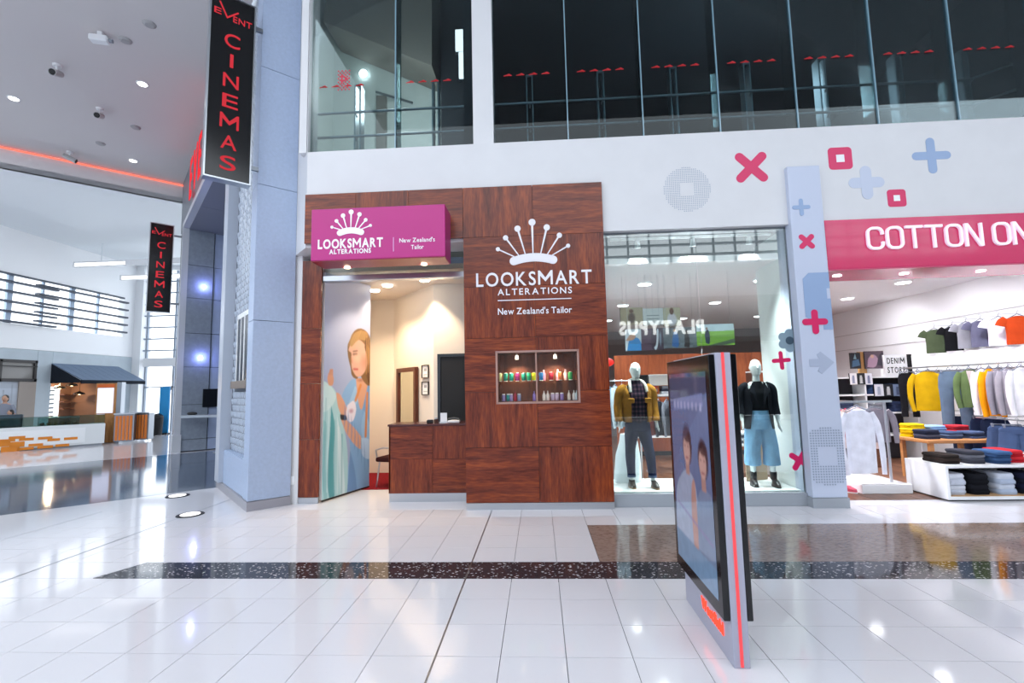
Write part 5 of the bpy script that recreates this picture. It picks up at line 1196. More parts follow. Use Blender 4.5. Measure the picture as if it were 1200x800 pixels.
jacket(m1, M_tan, [(0, 0, .93, .205, .15), (0, 0, 1.0, .215, .155), (0, 0, 1.2, .22, .16), (0, 0, 1.36, .225, .15), (0, 0, 1.44, .19, .12), (0, .01, 1.485, .09, .085)], [.62, .6, .58, .68, 1.1, 1.6], JM, .2, .93, [.06, .075, .07, .058], seed=3, wob=.02)
b = MB(); c = [(.12, -.125, 1.36), (.115, -.1, 1.44), (.095, -.02, 1.5), (.05, .07, 1.53), (0, .085, 1.535), (-.05, .07, 1.53), (-.095, -.02, 1.5), (-.115, -.1, 1.44), (-.12, -.125, 1.36)]
p = spline(c, 5); b.tube(p, [(.03, .02)] * len(p), 10); b.build('collar', M_sherpa, m1, smooth=True, ang=80, centre=False)
for s in (-1, 1):
    MB().box(s * .125 - .05, s * .125 + .05, -.168, -.145, 1.2, 1.27).build('pocket', M_tan, m1, bevel=.01, centre=False)
    w = Vector(JM['wristR' if s < 0 else 'wristL']); MB().tube([w + Vector((0, .005, .035)), w + Vector((0, 0, .005))], [.05, .048], 14).build('cuff', M_tan, m1, centre=False)
# plaid shirt
def plaid(name, a, b_, c):
    m = mat(name, a, .85); nt = m.node_tree; bs_ = nt.nodes['Principled BSDF']; tc = nt.nodes.new('ShaderNodeTexCoord'); sx = nt.nodes.new('ShaderNodeSeparateXYZ'); nt.links.new(tc.outputs['Object'], sx.inputs[0])
    acc = None
    for ax, sc in ((0, 115), (2, 100)):
        w = nt.nodes.new('ShaderNodeMath'); w.operation = 'MULTIPLY'; w.inputs[1].default_value = sc; nt.links.new(sx.outputs[ax], w.inputs[0])
        s_ = nt.nodes.new('ShaderNodeMath'); s_.operation = 'SINE'; nt.links.new(w.outputs[0], s_.inputs[0]); g_ = nt.nodes.new('ShaderNodeMath'); g_.operation = 'GREATER_THAN'; g_.inputs[1].default_value = .2; nt.links.new(s_.outputs[0], g_.inputs[0])
        if acc is None: acc = g_
        else: ad = nt.nodes.new('ShaderNodeMath'); ad.operation = 'ADD'; nt.links.new(acc.outputs[0], ad.inputs[0]); nt.links.new(g_.outputs[0], ad.inputs[1]); acc = ad
    hf = nt.nodes.new('ShaderNodeMath'); hf.operation = 'MULTIPLY'; hf.inputs[1].default_value = .5; nt.links.new(acc.outputs[0], hf.inputs[0])
    rp = nt.nodes.new('ShaderNodeValToRGB'); e = rp.color_ramp.elements; e[0].color = (*lin(a), 1); e[1].color = (*lin(c), 1); k = e.new(.5); k.color = (*lin(b_), 1)
    nt.links.new(hf.outputs[0], rp.inputs[0]); nt.links.new(rp.outputs[0], bs_.inputs['Base Color']); return m
MB().loft([(0, 0, .88, .17, .125), (0, 0, 1.0, .165, .12), (0, -.01, 1.28, .185, .13), (0, 0, 1.41, .17, .11), (0, 0, 1.5, .07, .07), (0, -.005, 1.525, .062, .062)], 26, wob=.012, seed=4).build('shirt', plaid('plaid_shirt', '#1f1d2b', '#3a2c3a', '#5e4450'), m1, smooth=True, ang=80, centre=False)
M_jean = mat('dark_denim', '#182240', .85, noise=.25, nscale=9, bump=.3, bscale=14)
def trousers(t, J, m, ztop, rad, hem, name='jeans', wob=.02, seed=5, belt=True):
    b = MB(); b.loft([(0, 0, .8, .17, .13), (0, 0, .9, .172, .13), (0, 0, ztop, .15, .115)], 20, wob=wob * .5, seed=seed)
    for s in (-1, 1):
        k, a = Vector(J['knee' + ('R' if s < 0 else 'L')]), Vector(J['ankle' + ('R' if s < 0 else 'L')]); e = k.lerp(a, hem)
        p = spline([(s * .085, 0, .9), Vector((s * .09, 0, .78)), k, e], 7); b.tube(p, lerpl(rad, len(p)), 18, wob=wob, seed=seed + s)
    o = b.build(name, m, t, smooth=True, ang=70, centre=False); r = o.modifiers.new('join', 'REMESH'); r.mode = 'VOXEL'; r.voxel_size = .009; r.use_smooth_shade = True
    return o
jn = trousers(m1, JM, M_jean, .98, [.1, .1, .072, .058], .84)
for s, k in ((-1, JM['kneeR']), (1, JM['kneeL'])):
    a = Vector(k).lerp(Vector(JM['ankleR' if s < 0 else 'ankleL']), .82); MB().tube([a, a + Vector((0, 0, -.03))], [.062, .06], 16).build('turn_up', mat('denim_inside', '#5d6a85', .9), m1, smooth=True, centre=False)
for s in (-1, 1): shoe(m1, JM['ankleR' if s < 0 else 'ankleL'], mat('brown_shoe', '#2e241f', .4), s, sole=mat('tan_sole', '#8a6a48', .6))
# --- mannequin in the blazer
JW = dict(elbowR=(-.23, .02, 1.15), wristR=(-.235, -.05, .92), elbowL=(.23, .03, 1.15), wristL=(.25, -.03, .9), kneeR=(-.12, -.02, .5), ankleR=(-.115, .02, .1), kneeL=(.12, -.03, .5), ankleL=(.14, -.01, .1))
m2 = mannequin('white mannequin in black blazer and pale blue wide jeans', (3.13, 7.12, .18), -.12, True, JW)
M_blz = mat('black_blazer', '#14161d', .8, noise=.2, nscale=8)
jacket(m2, M_blz, [(0, 0, .8, .2, .15), (0, 0, .95, .195, .15), (0, 0, 1.12, .18, .135), (0, 0, 1.3, .19, .14), (0, 0, 1.43, .165, .11), (0, .01, 1.475, .08, .08)], [.85, .75, .62, .72, 1.1, 1.7], JW, .17, .62, [.048, .062, .058, .05], seed=9)
for s in (-1, 1): MB().add([(s * .03, -.14, 1.1), (s * .1, -.145, 1.3), (s * .13, -.135, 1.33), (s * .09, -.09, 1.45), (s * .06, -.1, 1.46), (s * .05, -.13, 1.3)], [(0, 1, 2, 3, 4, 5)] if s > 0 else [(5, 4, 3, 2, 1, 0)]).build('lapel', M_blz, m2, centre=False)
MB().loft([(0, -.005, 1.0, .125, .1), (0, -.01, 1.15, .128, .103), (0, -.015, 1.3, .155, .115), (0, 0, 1.41, .14, .095), (0, 0, 1.475, .07, .065)], 22, wob=.01).build('top', mat('black_top', '#0d0e12', .8), m2, smooth=True, ang=80, centre=False)
M_lj = mat('pale_denim', '#7fb0d6', .85, noise=.12, nscale=10, bump=.25, bscale=14)
trousers(m2, JW, M_lj, 1.06, [.1, .11, .105, .112], .5, wob=.03, seed=8)
for s in (-1, 1): shoe(m2, JW['ankleR' if s < 0 else 'ankleL'], mat('black_boot', '#15151a', .35), s, True)
# ------------------------------------------------------------------ hanging clothes
M_hang = mat('hanger_grey', '#7b8290', .4)
FAB = {}
def fab(c): return mat('fabric_' + c.lstrip('#'), c, .9, noise=.1, nscale=7, bump=.3, bscale=12)
def garment(kind, label, loc, yaw, w, h, c, cat, group, inner=None, c2=None):
    """hangs from loc, front towards local -y"""
    t = thing({'tee': 'tshirt', 'sweater': 'sweater', 'jeans': 'jeans', 'jacket': 'jacket', 'shirt': 'shirt', 'shorts': 'shorts'}[kind], label, cat, loc, yaw, group)
    m = fab(c); hw = w / 2; d = .028; sd = abs(hash(label)) % 97 if False else len(label) * 7 % 97
    b = MB(); hb = MB()
    hb.tube(spline([(0, 0, .0), (.018, 0, .02), (.0, 0, .045), (-.02, 0, .03)], 4), .004, 6)
    hk = hb
    if kind in ('jeans', 'shorts'):
        b.loft([(0, 0, -.08 - h * .3, hw, d * 1.2), (0, 0, -.08 - h * .12, hw * .98, d * 1.2), (0, 0, -.08, hw * .82, d)], 36, wob=.02, seed=sd, fold=.03); b.build('hips', m, t, smooth=True, ang=70, centre=False)
        for s in (-1, 1):
            q = [(s * hw * .52, 0, -.08 - h * .26, hw * .5, d * 1.15), (s * hw * .56, 0, -.08 - h * .6, hw * .4, d), (s * hw * .6, 0, -.08 - h, hw * .36, d * .9)] if kind == 'jeans' else [(s * hw * .5, 0, -.08 - h * .24, hw * .5, d * 1.2), (s * hw * .58, 0, -.08 - h, hw * .54, d * 1.2)]
            MB().loft(q[::-1], 30, wob=.03, seed=sd + s, fold=.05).build('leg', m, t, smooth=True, ang=70, centre=False)
        MB().loft([(0, 0, -.115, hw * .86, d * 1.12), (0, 0, -.08, hw * .84, d * 1.1)], 20).build('waistband', m, t, smooth=True, centre=False)
        bar = MB().tube([(-hw * .8, 0, -.06), (hw * .8, 0, -.06)], .006, 6); bar.tube([(0, 0, 0), (0, 0, -.06)], .004, 6)
        for s in (-1, 1): bar.box(s * hw * .7 - .012, s * hw * .7 + .012, -.045, .045, -.1, -.05)
    else:
        z0 = -.06; zt = z0 - .02
        b.loft([(0, 0, zt - h, hw * .66, d * 1.25), (0, 0, zt - h * .6, hw * .66, d * 1.3), (0, 0, zt - h * .28, hw * .68, d * 1.25), (0, 0, zt - h * .09, hw * .7, d), (0, 0, zt, hw * .3, d * .9)] if kind != 'tee' else [(0, 0, zt - h, hw * .74, d * 1.25), (0, 0, zt - h * .6, hw * .72, d * 1.3), (0, 0, zt - h * .28, hw * .74, d * 1.25), (0, 0, zt - h * .08, hw * .72, d), (0, 0, zt, hw * .32, d * .9)], 44, wob=.012, seed=sd, fold=.05 if kind != 'tee' else .03)
        b.build('body', m, t, smooth=True, ang=70, centre=False)
        for s in (-1, 1):
            if kind == 'tee': p = spline([(s * hw * .6, 0, zt - h * .05), (s * hw * .86, -.005, zt - h * .16), (s * hw * .98, -.01, zt - h * .3)], 4); r = [(d * .8, .055), (d * .9, .065), (d * .9, .07)]
            else: p = spline([(s * hw * .6, 0, zt - h * .05), (s * hw * .84, -.005, zt - h * .25), (s * hw * .93, -.02, zt - h * .62), (s * hw * (.86 + .07 * s), -.03, zt - h * 1.02)], 4); r = [(d * .8, .045), (d, .05), (d, .042), (d * .8, .032)]
            n = len(p); ra = lerpl([q[0] for q in r], n); rb = lerpl([q[1] for q in r], n)
            MB().tube(p, list(zip(ra, rb)), 12, up=(0, 1, 0), wob=.03, seed=sd + s).build('sleeve', fab(c2) if c2 else m, t, smooth=True, ang=70, centre=False)
        e = MB(); e.tube([(hw * .34 * math.cos(k * PI / 8), d * .92 * math.sin(k * PI / 8) - .002, zt - .012 + .02 * max(0, math.sin(k * PI / 8))) for k in range(16)], .007, 6, closed=True)
        e.build('neckband', m, t, smooth=True, centre=False)
        if inner:
            MB().add([(-hw * .22, -d * 1.42, zt - .005), (hw * .22, -d * 1.42, zt - .005), (hw * .07, -d * 1.5, zt - h * .55), (0, -d * 1.5, zt - h * .95), (-hw * .05, -d * 1.5, zt - h * .5)], [(0, 1, 2, 3, 4)]).build('lining', fab(inner), t, centre=False)
        bar = MB().tube([(-hw * .62, 0, zt - .03), (0, 0, -.035), (hw * .62, 0, zt - .03)], .008, 6); bar.tube([(0, 0, 0), (0, 0, -.04)], .004, 6)
    o = bar.build('hanger', M_hang, t, smooth=True, centre=False); hk.build('hook', M_steel, o, smooth=True, centre=False)
    return t
# ledge with six tees on the white wall
ld = thing('wall_ledge', 'long white box ledge on the shop wall below the tee shirts', 'ledge', (7.8, 9, 1.78))
MB().box(7.6, 7.995, 7.3, 10.2, 1.8, 2.12).build('box', M_white2, ld, bevel=.006); MB().box(7.58, 7.6, 7.3, 10.2, 1.78, 1.8).build('edge', M_steel, ld)
for i, (z) in enumerate((2.42, 2.8)):
    b = MB().box(7.975, 7.999, 7.0, 15.9, z, z + .012).build('trim_%d' % (i + 2), mat('wall_slot', '#c8c6c8', .6)); struct(b, ['lower', 'upper'][i] + ' thin slot line running along the white shop wall')
tees = [(1094, 384, '#4e5a43', 'olive green', 22), (1115, 380, '#17171b', 'black', 21), (1131, 376, '#8d8d97', 'mid grey', 22), (1148, 373, '#63637a', 'slate blue', 25), (1169, 370, '#e4e3f0', 'white', 26), (1191, 367, '#b8421c', 'burnt orange', 28)]
for px, py, c, nm, wpx in tees:
    p = atX(px, py - 2, 7.62); w = wpx * p.y / 560 * 1.0
    garment('tee', nm + ' tee shirt hanging above the white ledge', p, -.75, w, .44, c, 'tee shirt', 'tees above the ledge')
    MB().tube([(p.x, p.y, p.z), (7.99, p.y, p.z)], .006, 6).build('wall_arm', M_steel, ld)
# long wall rail with clothes
wr_ = thing('wall_rail', 'chrome clothes rail along the white wall of the clothing shop', 'rail', (7.3, 8.9, 1.8))
MB().tube([(7.25, 7.2, 1.86), (7.25, 10.15, 1.86)], .014, 10).build('rail', M_steel, wr_, smooth=True)
for y in (7.6, 8.9, 10.1): MB().tube([(7.25, y, 1.86), (7.6, y, 1.86)], .012, 8).build('arm', M_steel, wr_)
def onr(px, py): p = atX(px, py, 7.25); return Vector((7.25, p.y, 1.845))
G1 = 'clothes on the wall rail'
for kind, px, wpx, h, c, lab, cat, inn in (
    ('jeans', 1062, 15, .86, '#1d1d22', 'black jeans at the left end of the wall rail', 'jeans', None),
    ('sweater', 1086, 32, .72, '#c29a12', 'mustard yellow sweater on the wall rail', 'sweater', None),
    ('jeans', 1116, 24, 1.0, '#5f7186', 'blue grey jeans hanging right of the mustard sweater', 'jeans', None),
    ('jacket', 1136, 24, .62, '#5d7048', 'leaf green jacket with pale lining on the wall rail', 'jacket', '#c4b4b4'),
    ('sweater', 1150, 15, .72, '#dfe3ea', 'white top hanging between green jacket and orange top', 'top', None),
    ('sweater', 1159, 15, .74, '#f09a14', 'bright orange top on the wall rail', 'top', None),
    ('sweater', 1170, 17, .7, '#8f8b97', 'grey top hanging right of the orange one', 'top', None),
    ('sweater', 1181, 17, .7, '#a09ca6', 'lighter grey top on the wall rail', 'top', None),
    ('sweater', 1197, 22, .7, '#e6e6ea', 'white top at the right edge of the wall rail', 'top', None)):
    p = onr(px, 432); garment(kind, lab, p, -.7, wpx * p.y / 560 * 1.1, h, c, cat, G1, inn)
for i in range(12):
    p = onr(1063 + i * 12, 432); b = MB().tube([(p.x, p.y - .04, p.z - .05), (p.x, p.y, p.z - .01), (p.x, p.y + .05, p.z - .06)], .006, 6).build('spare_hanger', M_hang, wr_)
lr = thing('lower_rail', 'low chrome rail holding dark jeans under the wall rail', 'rail', (7.5, 8.6, .9))
MB().tube([(7.45, 7.2, 1.06), (7.45, 10.0, 1.06)], .012, 10).build('rail', M_steel, lr, smooth=True)
for y in (7.3, 9.9): MB().tube([(7.45, y, 1.06), (7.98, y, 1.06)], .01, 8).build('arm', M_steel, lr)
for i, (px, c) in enumerate(((1128, '#27304a'), (1140, '#1f2840'), (1152, '#2b3655'), (1164, '#232c46'))):
    p = atX(px, 480, 7.45); garment('jeans', ['first', 'second', 'third', 'fourth'][i] + ' dark blue jeans from the left on the low rail', Vector((7.45, p.y, 1.05)), -.75, .36, .85, c, 'jeans', 'jeans on the low rail')
for i, px in enumerate((1180, 1194)):
    p = atX(px, 510, 7.1); garment('shorts', ['left', 'right'][i] + ' blue denim shorts hanging low at the right edge', Vector((7.1, p.y, .98)), -.6, .42, .36, '#4a5c80', 'shorts', 'denim shorts')
b = MB().tube([(7.1, 7.35, .995), (7.1, 8.3, .995)], .01, 8).build('short_rail', M_steel); tag(b, 'short chrome rail carrying the denim shorts', 'rail')
for y in (7.36, 8.29): MB().tube([(7.1, y, .995), (7.99, y, .995)], .008, 8).build('arm', M_steel, b)
# shelf bay at the back
sb = thing('shelf_bay', 'white shelf bay with dark back at the rear of the shop', 'shelving', (6.8, 10.5, 0))
MB().box(5.7, 7.7, 10.7, 10.76, 0, 1.7).build('back_panel', mat('bay_back', '#37333a', .7), sb)
for z in (.5, .95, 1.32, 1.68): MB().box(5.7, 7.72, 10.3, 10.7, z, z + .03).build('shelf', M_white2, sb)
for x in (5.7, 6.7, 7.69): MB().box(x, x + .03, 10.3, 10.7, 0, 1.71).build('upright', M_white2, sb)
def print_card(name, label, px0, px1, py0, py1, y, paint, cat='picture', grp=None):
    a, b_ = atY(px0 + .35, py1, y), atY(px1 - .35, py0, y); t = thing(name, label, cat, ((a.x + b_.x) / 2, y, a.z), group=grp)
    MB().box(a.x, b_.x, y, y + .03, a.z, b_.z).build('board', M_blackm, t); paint.build('print', lambda u, v: (a.x + (b_.x - a.x) * u, y - .003, a.z + (b_.z - a.z) * v), vcol_mat('print_matt', .6), t); return t, a, b_
q = Paint(20, 30, '#22242c').poly([(.1, .1), (.9, .2), (.8, .6), (.2, .5)], '#4a6a88').poly([(.3, .6), (.6, .6), (.5, .95)], '#80a0a8')
print_card('photo_board', 'dark narrow photo board on top of the shelf bay', 997, 1008, 413, 432, 10.35, q)
q = Paint(30, 30, '#5a4c58').sm([(.1, .1), (.2, .6), (.5, .8), (.7, .5), (.5, .1)], '#a98a9e').sm([(.6, .2), (.75, .7), (.95, .9), (.95, .2)], '#3b3440').ell(.4, .7, .1, .1, '#c9a08c')
print_card('photo_board', 'wide mauve photo board next to the denim sign', 1014, 1035, 411, 432, 10.36, q)
a, b_ = atY(1007, 432, 10.4), atY(1014, 412, 10.4); t = tag(MB().box(a.x, b_.x, 10.4, 10.45, 1.71, b_.z).build('wood_board', wood('board_tan_wood', '#b98b55', '#c99a62', '#a47742', 'z', .5)), 'narrow tan wooden board between two photo boards', 'board')
a, b_ = atY(1037, 431, 10.3), atY(1062, 415, 10.3)
dsn = thing('denim_sign', 'small white block sign with black letters on the shelf bay', 'sign', ((a.x + b_.x) / 2, 10.35, 1.71))
MB().box(a.x, b_.x, 10.3, 10.42, 1.71, b_.z).build('block', M_white2, dsn); MB().box(b_.x, b_.x + .1, 10.3, 10.42, 1.71, b_.z).build('side_block', M_blackm, dsn)
DF = (Vector((0, 10.3, 0)), *WF[1:]); hh = b_.z - 1.71
letters('DENIM', DF, a.x + .05, b_.x - .05, 1.71 + hh * .58, 1.71 + hh * .85, -.005, 0, M_black, dsn, bold=.01, gap=.25); letters('STORE', DF, a.x + .05, b_.x - .05, 1.71 + hh * .15, 1.71 + hh * .42, -.005, 0, M_black, dsn, bold=.01, gap=.25)
# folded clothes
FM = {}
def folded(label, loc, yaw, w, d, h, c, grp, cat='folded clothes', name='folded_garment'):
    key = (round(w, 2), round(d, 2), round(h, 3)); b = MB(); rng = random.Random(int(loc[0] * 971 + loc[1] * 577 + loc[2] * 313))
    t = thing(name, label, cat, loc, yaw, grp)
    secs = [(rng.uniform(-.006, .006), rng.uniform(-.006, .006), 0, w / 2 * .96, d / 2 * .97), (0, 0, h * .5, w / 2, d / 2), (rng.uniform(-.006, .006), 0, h, w / 2 * .95, d / 2 * .93)]
    b.loft(secs, 24, p=5, wob=.008, seed=rng.randint(0, 99), k=3); b.build('lower_fold', fab(c), t, smooth=True, ang=60, centre=False)
    return t
def stack(n, base, yaw, w, d, h, cols, what, grp, cat='folded clothes'):
    nm = ['bottom', 'second', 'third', 'fourth', 'fifth', 'sixth', 'seventh']
    for i in range(n):
        c = cols[i % len(cols)]; lab = ('top ' if i == n - 1 and n > 1 else nm[i] + ' ' if n > 1 else '') + 'folded ' + what
        folded(lab, (base[0] + random.uniform(-.012, .012), base[1] + random.uniform(-.012, .012), base[2] + i * h), yaw + random.uniform(-.05, .05), w, d, h, c, grp, cat)
for k, (x, z, c, nm) in enumerate(((5.95, .98, '#2a2a33', 'charcoal jeans'), (6.35, .98, '#3c4660', 'navy jeans'), (6.95, .98, '#8a8d98', 'grey jeans'), (7.4, .98, '#2f3a58', 'indigo jeans'), (6.0, 1.35, '#26262c', 'black jeans'), (6.95, 1.35, '#33466c', 'mid blue jeans'), (7.35, 1.35, '#27324e', 'deep blue jeans'))):
    stack(3, (x, 10.48, z), 0, .32, .3, .07, [c], nm + ' in the shelf bay', 'folded stacks in the shelf bay')
q = lambda c: Paint(12, 16, c)
for i, (px, c) in enumerate(((1000, '#e9e6ea'), (1009, '#20222a'), (1018, '#dfe0ea'))):
    pt = Paint(14, 20, c).poly([(.3, .1), (.7, .1), (.65, .8), (.35, .8)], ['#5a6a90', '#d8d8d8', '#44507e'][i], .8)
    print_card('price_card', ['white card with blue jeans print', 'black card with pale print', 'white card with navy jeans print'][i] + ' on the upper shelf', px - 4, px + 4, 437, 450.5, 10.28, pt, 'card', 'shelf cards')
for i, (px, c) in enumerate(((1030, '#d5d8e2'), (1041, '#23252c'), (1052, '#7486a6'))):
    pt = Paint(14, 20, c).poly([(.3, .1), (.7, .1), (.65, .8), (.35, .8)], ['#8a94ae', '#d0d0d4', '#33405e'][i], .8)
    print_card('price_card', ['pale grey card', 'black card with white print', 'blue card'][i] + ' on the lower right shelf', px - 5, px + 5, 450, 464, 10.27, pt, 'card', 'shelf cards')
# front rack on white plinth
fp_ = tag(MB().box(4.62, 5.32, 7.35, 8.5, .002, .13).build('rack_plinth', M_white2, bevel=.006), 'low white plinth under the clothes rack at the shop opening', 'plinth')
rk = thing('clothes_rack', 'chrome clothes rack standing on the white plinth', 'rack', (5.1, 7.6, .13))
MB().cyl((5.17, 7.55, .13), (5.17, 7.55, 1.33), .02, 10).build('upright', M_steel, rk); MB().cyl((4.72, 8.35, .13), (4.72, 8.35, 1.33), .02, 10).build('upright', M_steel, rk)
MB().box(4.4, 5.27, 7.53, 7.57, 1.3, 1.33).build('top_rail', M_steel, rk); MB().box(4.7, 4.74, 7.55, 8.37, 1.3, 1.33).build('side_rail', M_steel, rk)
GR = 'clothes on the front rack'
garment('shirt', 'long white shirt hanging at the front of the rack', (4.72, 7.45, 1.28), .05, .62, .92, '#e6e9f4', 'shirt', GR)
garment('sweater', 'taupe grey sweater hanging right of the white shirt', (5.13, 7.72, 1.27), -.1, .56, .5, '#8d8690', 'sweater', GR)
garment('sweater', 'pale peach top behind the white shirt', (4.95, 7.85, 1.28), -.3, .5, .6, '#dcc4bc', 'top', GR)
garment('sweater', 'pink red top at the back of the front rack', (4.72, 8.1, 1.28), -.5, .5, .5, '#c4485e', 'top', GR)
garment('jeans', 'dark blue jeans at the back of the front rack', (4.74, 8.28, 1.28), -.5, .36, .8, '#2c4a68', 'jeans', GR)
garment('jeans', 'brown trousers below the taupe sweater', (5.3, 8.2, 1.12), -.3, .38, .8, '#6d4a38', 'trousers', GR)
for i, (x, y, c) in enumerate(((4.25, 7.35, '#c2264a'), (4.5, 7.5, '#d4546a'))):
    t = thing('shoe', ['left', 'right'][i] + ' pink red shoe on the floor beside the pillar', 'shoe', (x, y, .002), .6, 'pink shoes')
    MB().loft([(0, 0, .015, .045, .13), (0, 0, .05, .044, .125), (0, .03, .09, .038, .08)], 16, p=2.3).build('upper', mat('shoe_pink%d' % i, c, .4), t, smooth=True, ang=60, centre=False); MB().loft([(0, 0, 0, .047, .135), (0, 0, .016, .047, .135)], 16, p=2.3).build('sole', M_white2, t, centre=False)
# white bench with open front
bn_ = thing('display_bench', 'white display bench with open cubby at the shop opening', 'bench', (6.6, 7.2, 0))
BX0, BX1, BY0, BY1, BZ = 5.42, 7.05, 6.88, 7.6, .47
MB().box(BX0, BX1, BY0, BY1, BZ - .035, BZ).build('top', M_white2, bn_); MB().box(BX0, BX1, BY0, BY1, .02, .06).build('base', M_white2, bn_); MB().box(BX0, BX0 + .035, BY0, BY1, .06, BZ - .035).build('side', M_white2, bn_); MB().box(BX1 - .035, BX1, BY0, BY1, .06, BZ - .035).build('side', M_white2, bn_)
MB().box(BX0 + .035, BX1 - .035, BY1 - .03, BY1, .06, BZ - .035).build('back', M_white2, bn_); MB().box(BX0 + .02, BX1 - .02, BY0 + .03, BY1 - .02, 0, .02).build('foot', M_blackm, bn_)
MB().box(BX0 + .035, BX1 - .035, BY0 + .02, BY1 - .03, .06, .068).build('liner', wood('liner_oak', '#c49a6c', '#d2aa7e', '#b08657', 'x', .5), bn_)
for x, n, cs_, nm in ((5.62, 4, ['#b9bfcc', '#c9ced8'], 'pale grey tee in the left cubby stack'), (5.93, 4, ['#14151a', '#1b1c22'], 'black tee in the cubby'), (6.26, 4, ['#a8b4c8', '#c2cad8'], 'pale blue tee in the middle cubby stack'), (6.59, 4, ['#171a26', '#20243a'], 'navy tee in the right cubby stack'), (6.9, 3, ['#171821'], 'ink tee at the cubby right end')):
    stack(n, (x, 7.16, .068), 0, .26, .42, .068, cs_, nm, 'folded tees in the cubby')
for x, y, n, cs_, nm in ((5.62, 7.2, 3, ['#2a2422', '#352c28'], 'dark brown jeans on the bench left end'), (5.95, 7.2, 4, ['#3a3b44', '#4c4e58', '#6a6c76'], 'charcoal jeans on the white bench'), (6.25, 7.15, 4, ['#2c4468', '#3c5880'], 'blue jeans on the white bench'), (6.5, 7.25, 4, ['#b3202c', '#c42c34'], 'red top on the white bench'), (6.78, 7.2, 2, ['#e4dcd8', '#e9e6ea'], 'off white top at the bench right end')):
    stack(n, (x, y, BZ), .06, .25, .42, .04, cs_, nm, 'folded clothes on the bench', 'folded clothes')
# low timber table behind the bench
tt = thing('display_table', 'low oak topped display table behind the white bench', 'table', (6.9, 8.2, 0))
MB().box(6.1, 7.2, 8.0, 8.75, .62, .67).build('top', wood('table_oak', '#b98252', '#c9945f', '#a37045', 'x', .4), tt, bevel=.006)
for x in (6.18, 7.12):
    for y in (8.08, 8.67): MB().box(x - .03, x + .03, y - .03, y + .03, .002, .62).build('leg', mat('table_oak'), tt)
for x, y, n, cs_, nm in ((6.3, 8.3, 4, ['#2c3246', '#585f74', '#22283a'], 'patterned navy shorts on the oak table'), (6.32, 8.62, 6, ['#d9b40e', '#e2be1c'], 'yellow tops on the oak table'), (6.65, 8.3, 3, ['#3c4c6c', '#566888'], 'denim shorts on the oak table'), (6.99, 8.3, 3, ['#4a5a7c', '#2f3c58'], 'mid blue shorts on the oak table'), (7.02, 8.62, 5, ['#b8303a', '#8e2430'], 'crimson tops on the oak table'), (6.66, 8.62, 5, ['#8aa8cc', '#6c8ab2'], 'light denim on the oak table')):
    stack(n, (x, y, .67), .08, .28, .27, .036, cs_, nm, 'folded clothes on the oak table')
# ------------------------------------------------------------------ behind the display window
def wires(xs, y, z0, z1, p):
    for x in xs: MB().cyl((x, y, z0), (x, y, z1), .0025, 5).build('wire', M_steel, p)
def hposter(label, px0, px1, py0, py1, y, paint):
    t, a, b_ = print_card('hanging_poster', label, px0, px1, py0, py1, y, paint, 'poster', 'posters hung in the window'); wires([a.x + .05, b_.x - .05], y + .015, b_.z, 3.42, t); return t
q = Paint(40, 24, '#cfd8e2').sm([(.05, 0), (.15, .5), (.35, .62), (.55, .5), (.62, 0)], '#3f86c4').sm([(.0, .45), (.2, .75), (.4, .7), (.3, .5)], '#c99a80').poly([(.6, 0), (1, 0), (1, 1), (.62, 1)], '#5a4456')
hposter('hanging poster of a person in blue at the left of the row', 733, 763, 385, 411, 7.72, q)
q = Paint(40, 24, '#4a3a4a').sm([(.2, .1), (.4, .3), (.5, .9), (.62, .9), (.55, .3), (.35, 0)], '#c8d0dc').ell(.75, .5, .12, .4, '#8896a8', .8, .5)
hposter('dark hanging poster with a pale figure, second in the row', 763.5, 777, 384, 410, 7.72, q)
q = Paint(50, 24, '#6a7078').noise(.4, 8, 4).sm([(.25, .1), (.3, .7), (.38, .8), (.45, .6), (.44, .05)], '#3f6aa8').sm([(.62, .05), (.66, .8), (.75, .8), (.78, .05)], '#3b3436').ell(.34, .86, .04, .08, '#c9a088')
hposter('busy grey hanging poster of street figures in the middle of the row', 777.5, 816, 383, 408, 7.72, q)
q = Paint(60, 30, '#7aa83a').poly([(0, .62), (1, .66), (1, 1), (0, 1)], '#d5e6ee').poly([(0, .45), (1, .5), (1, .68), (0, .66)], '#8fc04e').poly([(.3, 0), (1, .3), (1, .1), (.7, 0)], '#4c5a48').sm([(.24, .1), (.22, .5), (.27, .72), (.33, .7), (.35, .4), (.33, .08)], '#28344c').ell(.28, .8, .03, .07, '#b08a74')
hposter('hanging poster of a dark figure in a bright green field', 816.5, 860, 379, 405, 7.72, q)
q = Paint(20, 20, '#b9a98c').ell(.5, .4, .2, .4, '#5a3b34', .9, .4).ell(.5, .8, .1, .12, '#7a5444'); hposter('small upper poster of a person among pale leaves', 727, 753, 360, 381, 7.85, q)
q = Paint(20, 20, '#dfe3e4').poly([(.2, .55), (.8, .55), (.8, .6), (.2, .6)], '#9aa0a4').poly([(.2, .35), (.8, .35), (.8, .4), (.2, .4)], '#9aa0a4'); hposter('small plain white upper poster with grey lines', 753.5, 777, 361, 381, 7.85, q)
q = Paint(24, 24, '#c9c0a4').ell(.5, .35, .32, .4, '#e9e2ec', 1, .3).ell(.5, .8, .13, .2, '#7a4e3c'); hposter('small upper poster of a bearded man in a white top', 777.5, 797, 360, 382, 7.85, q)
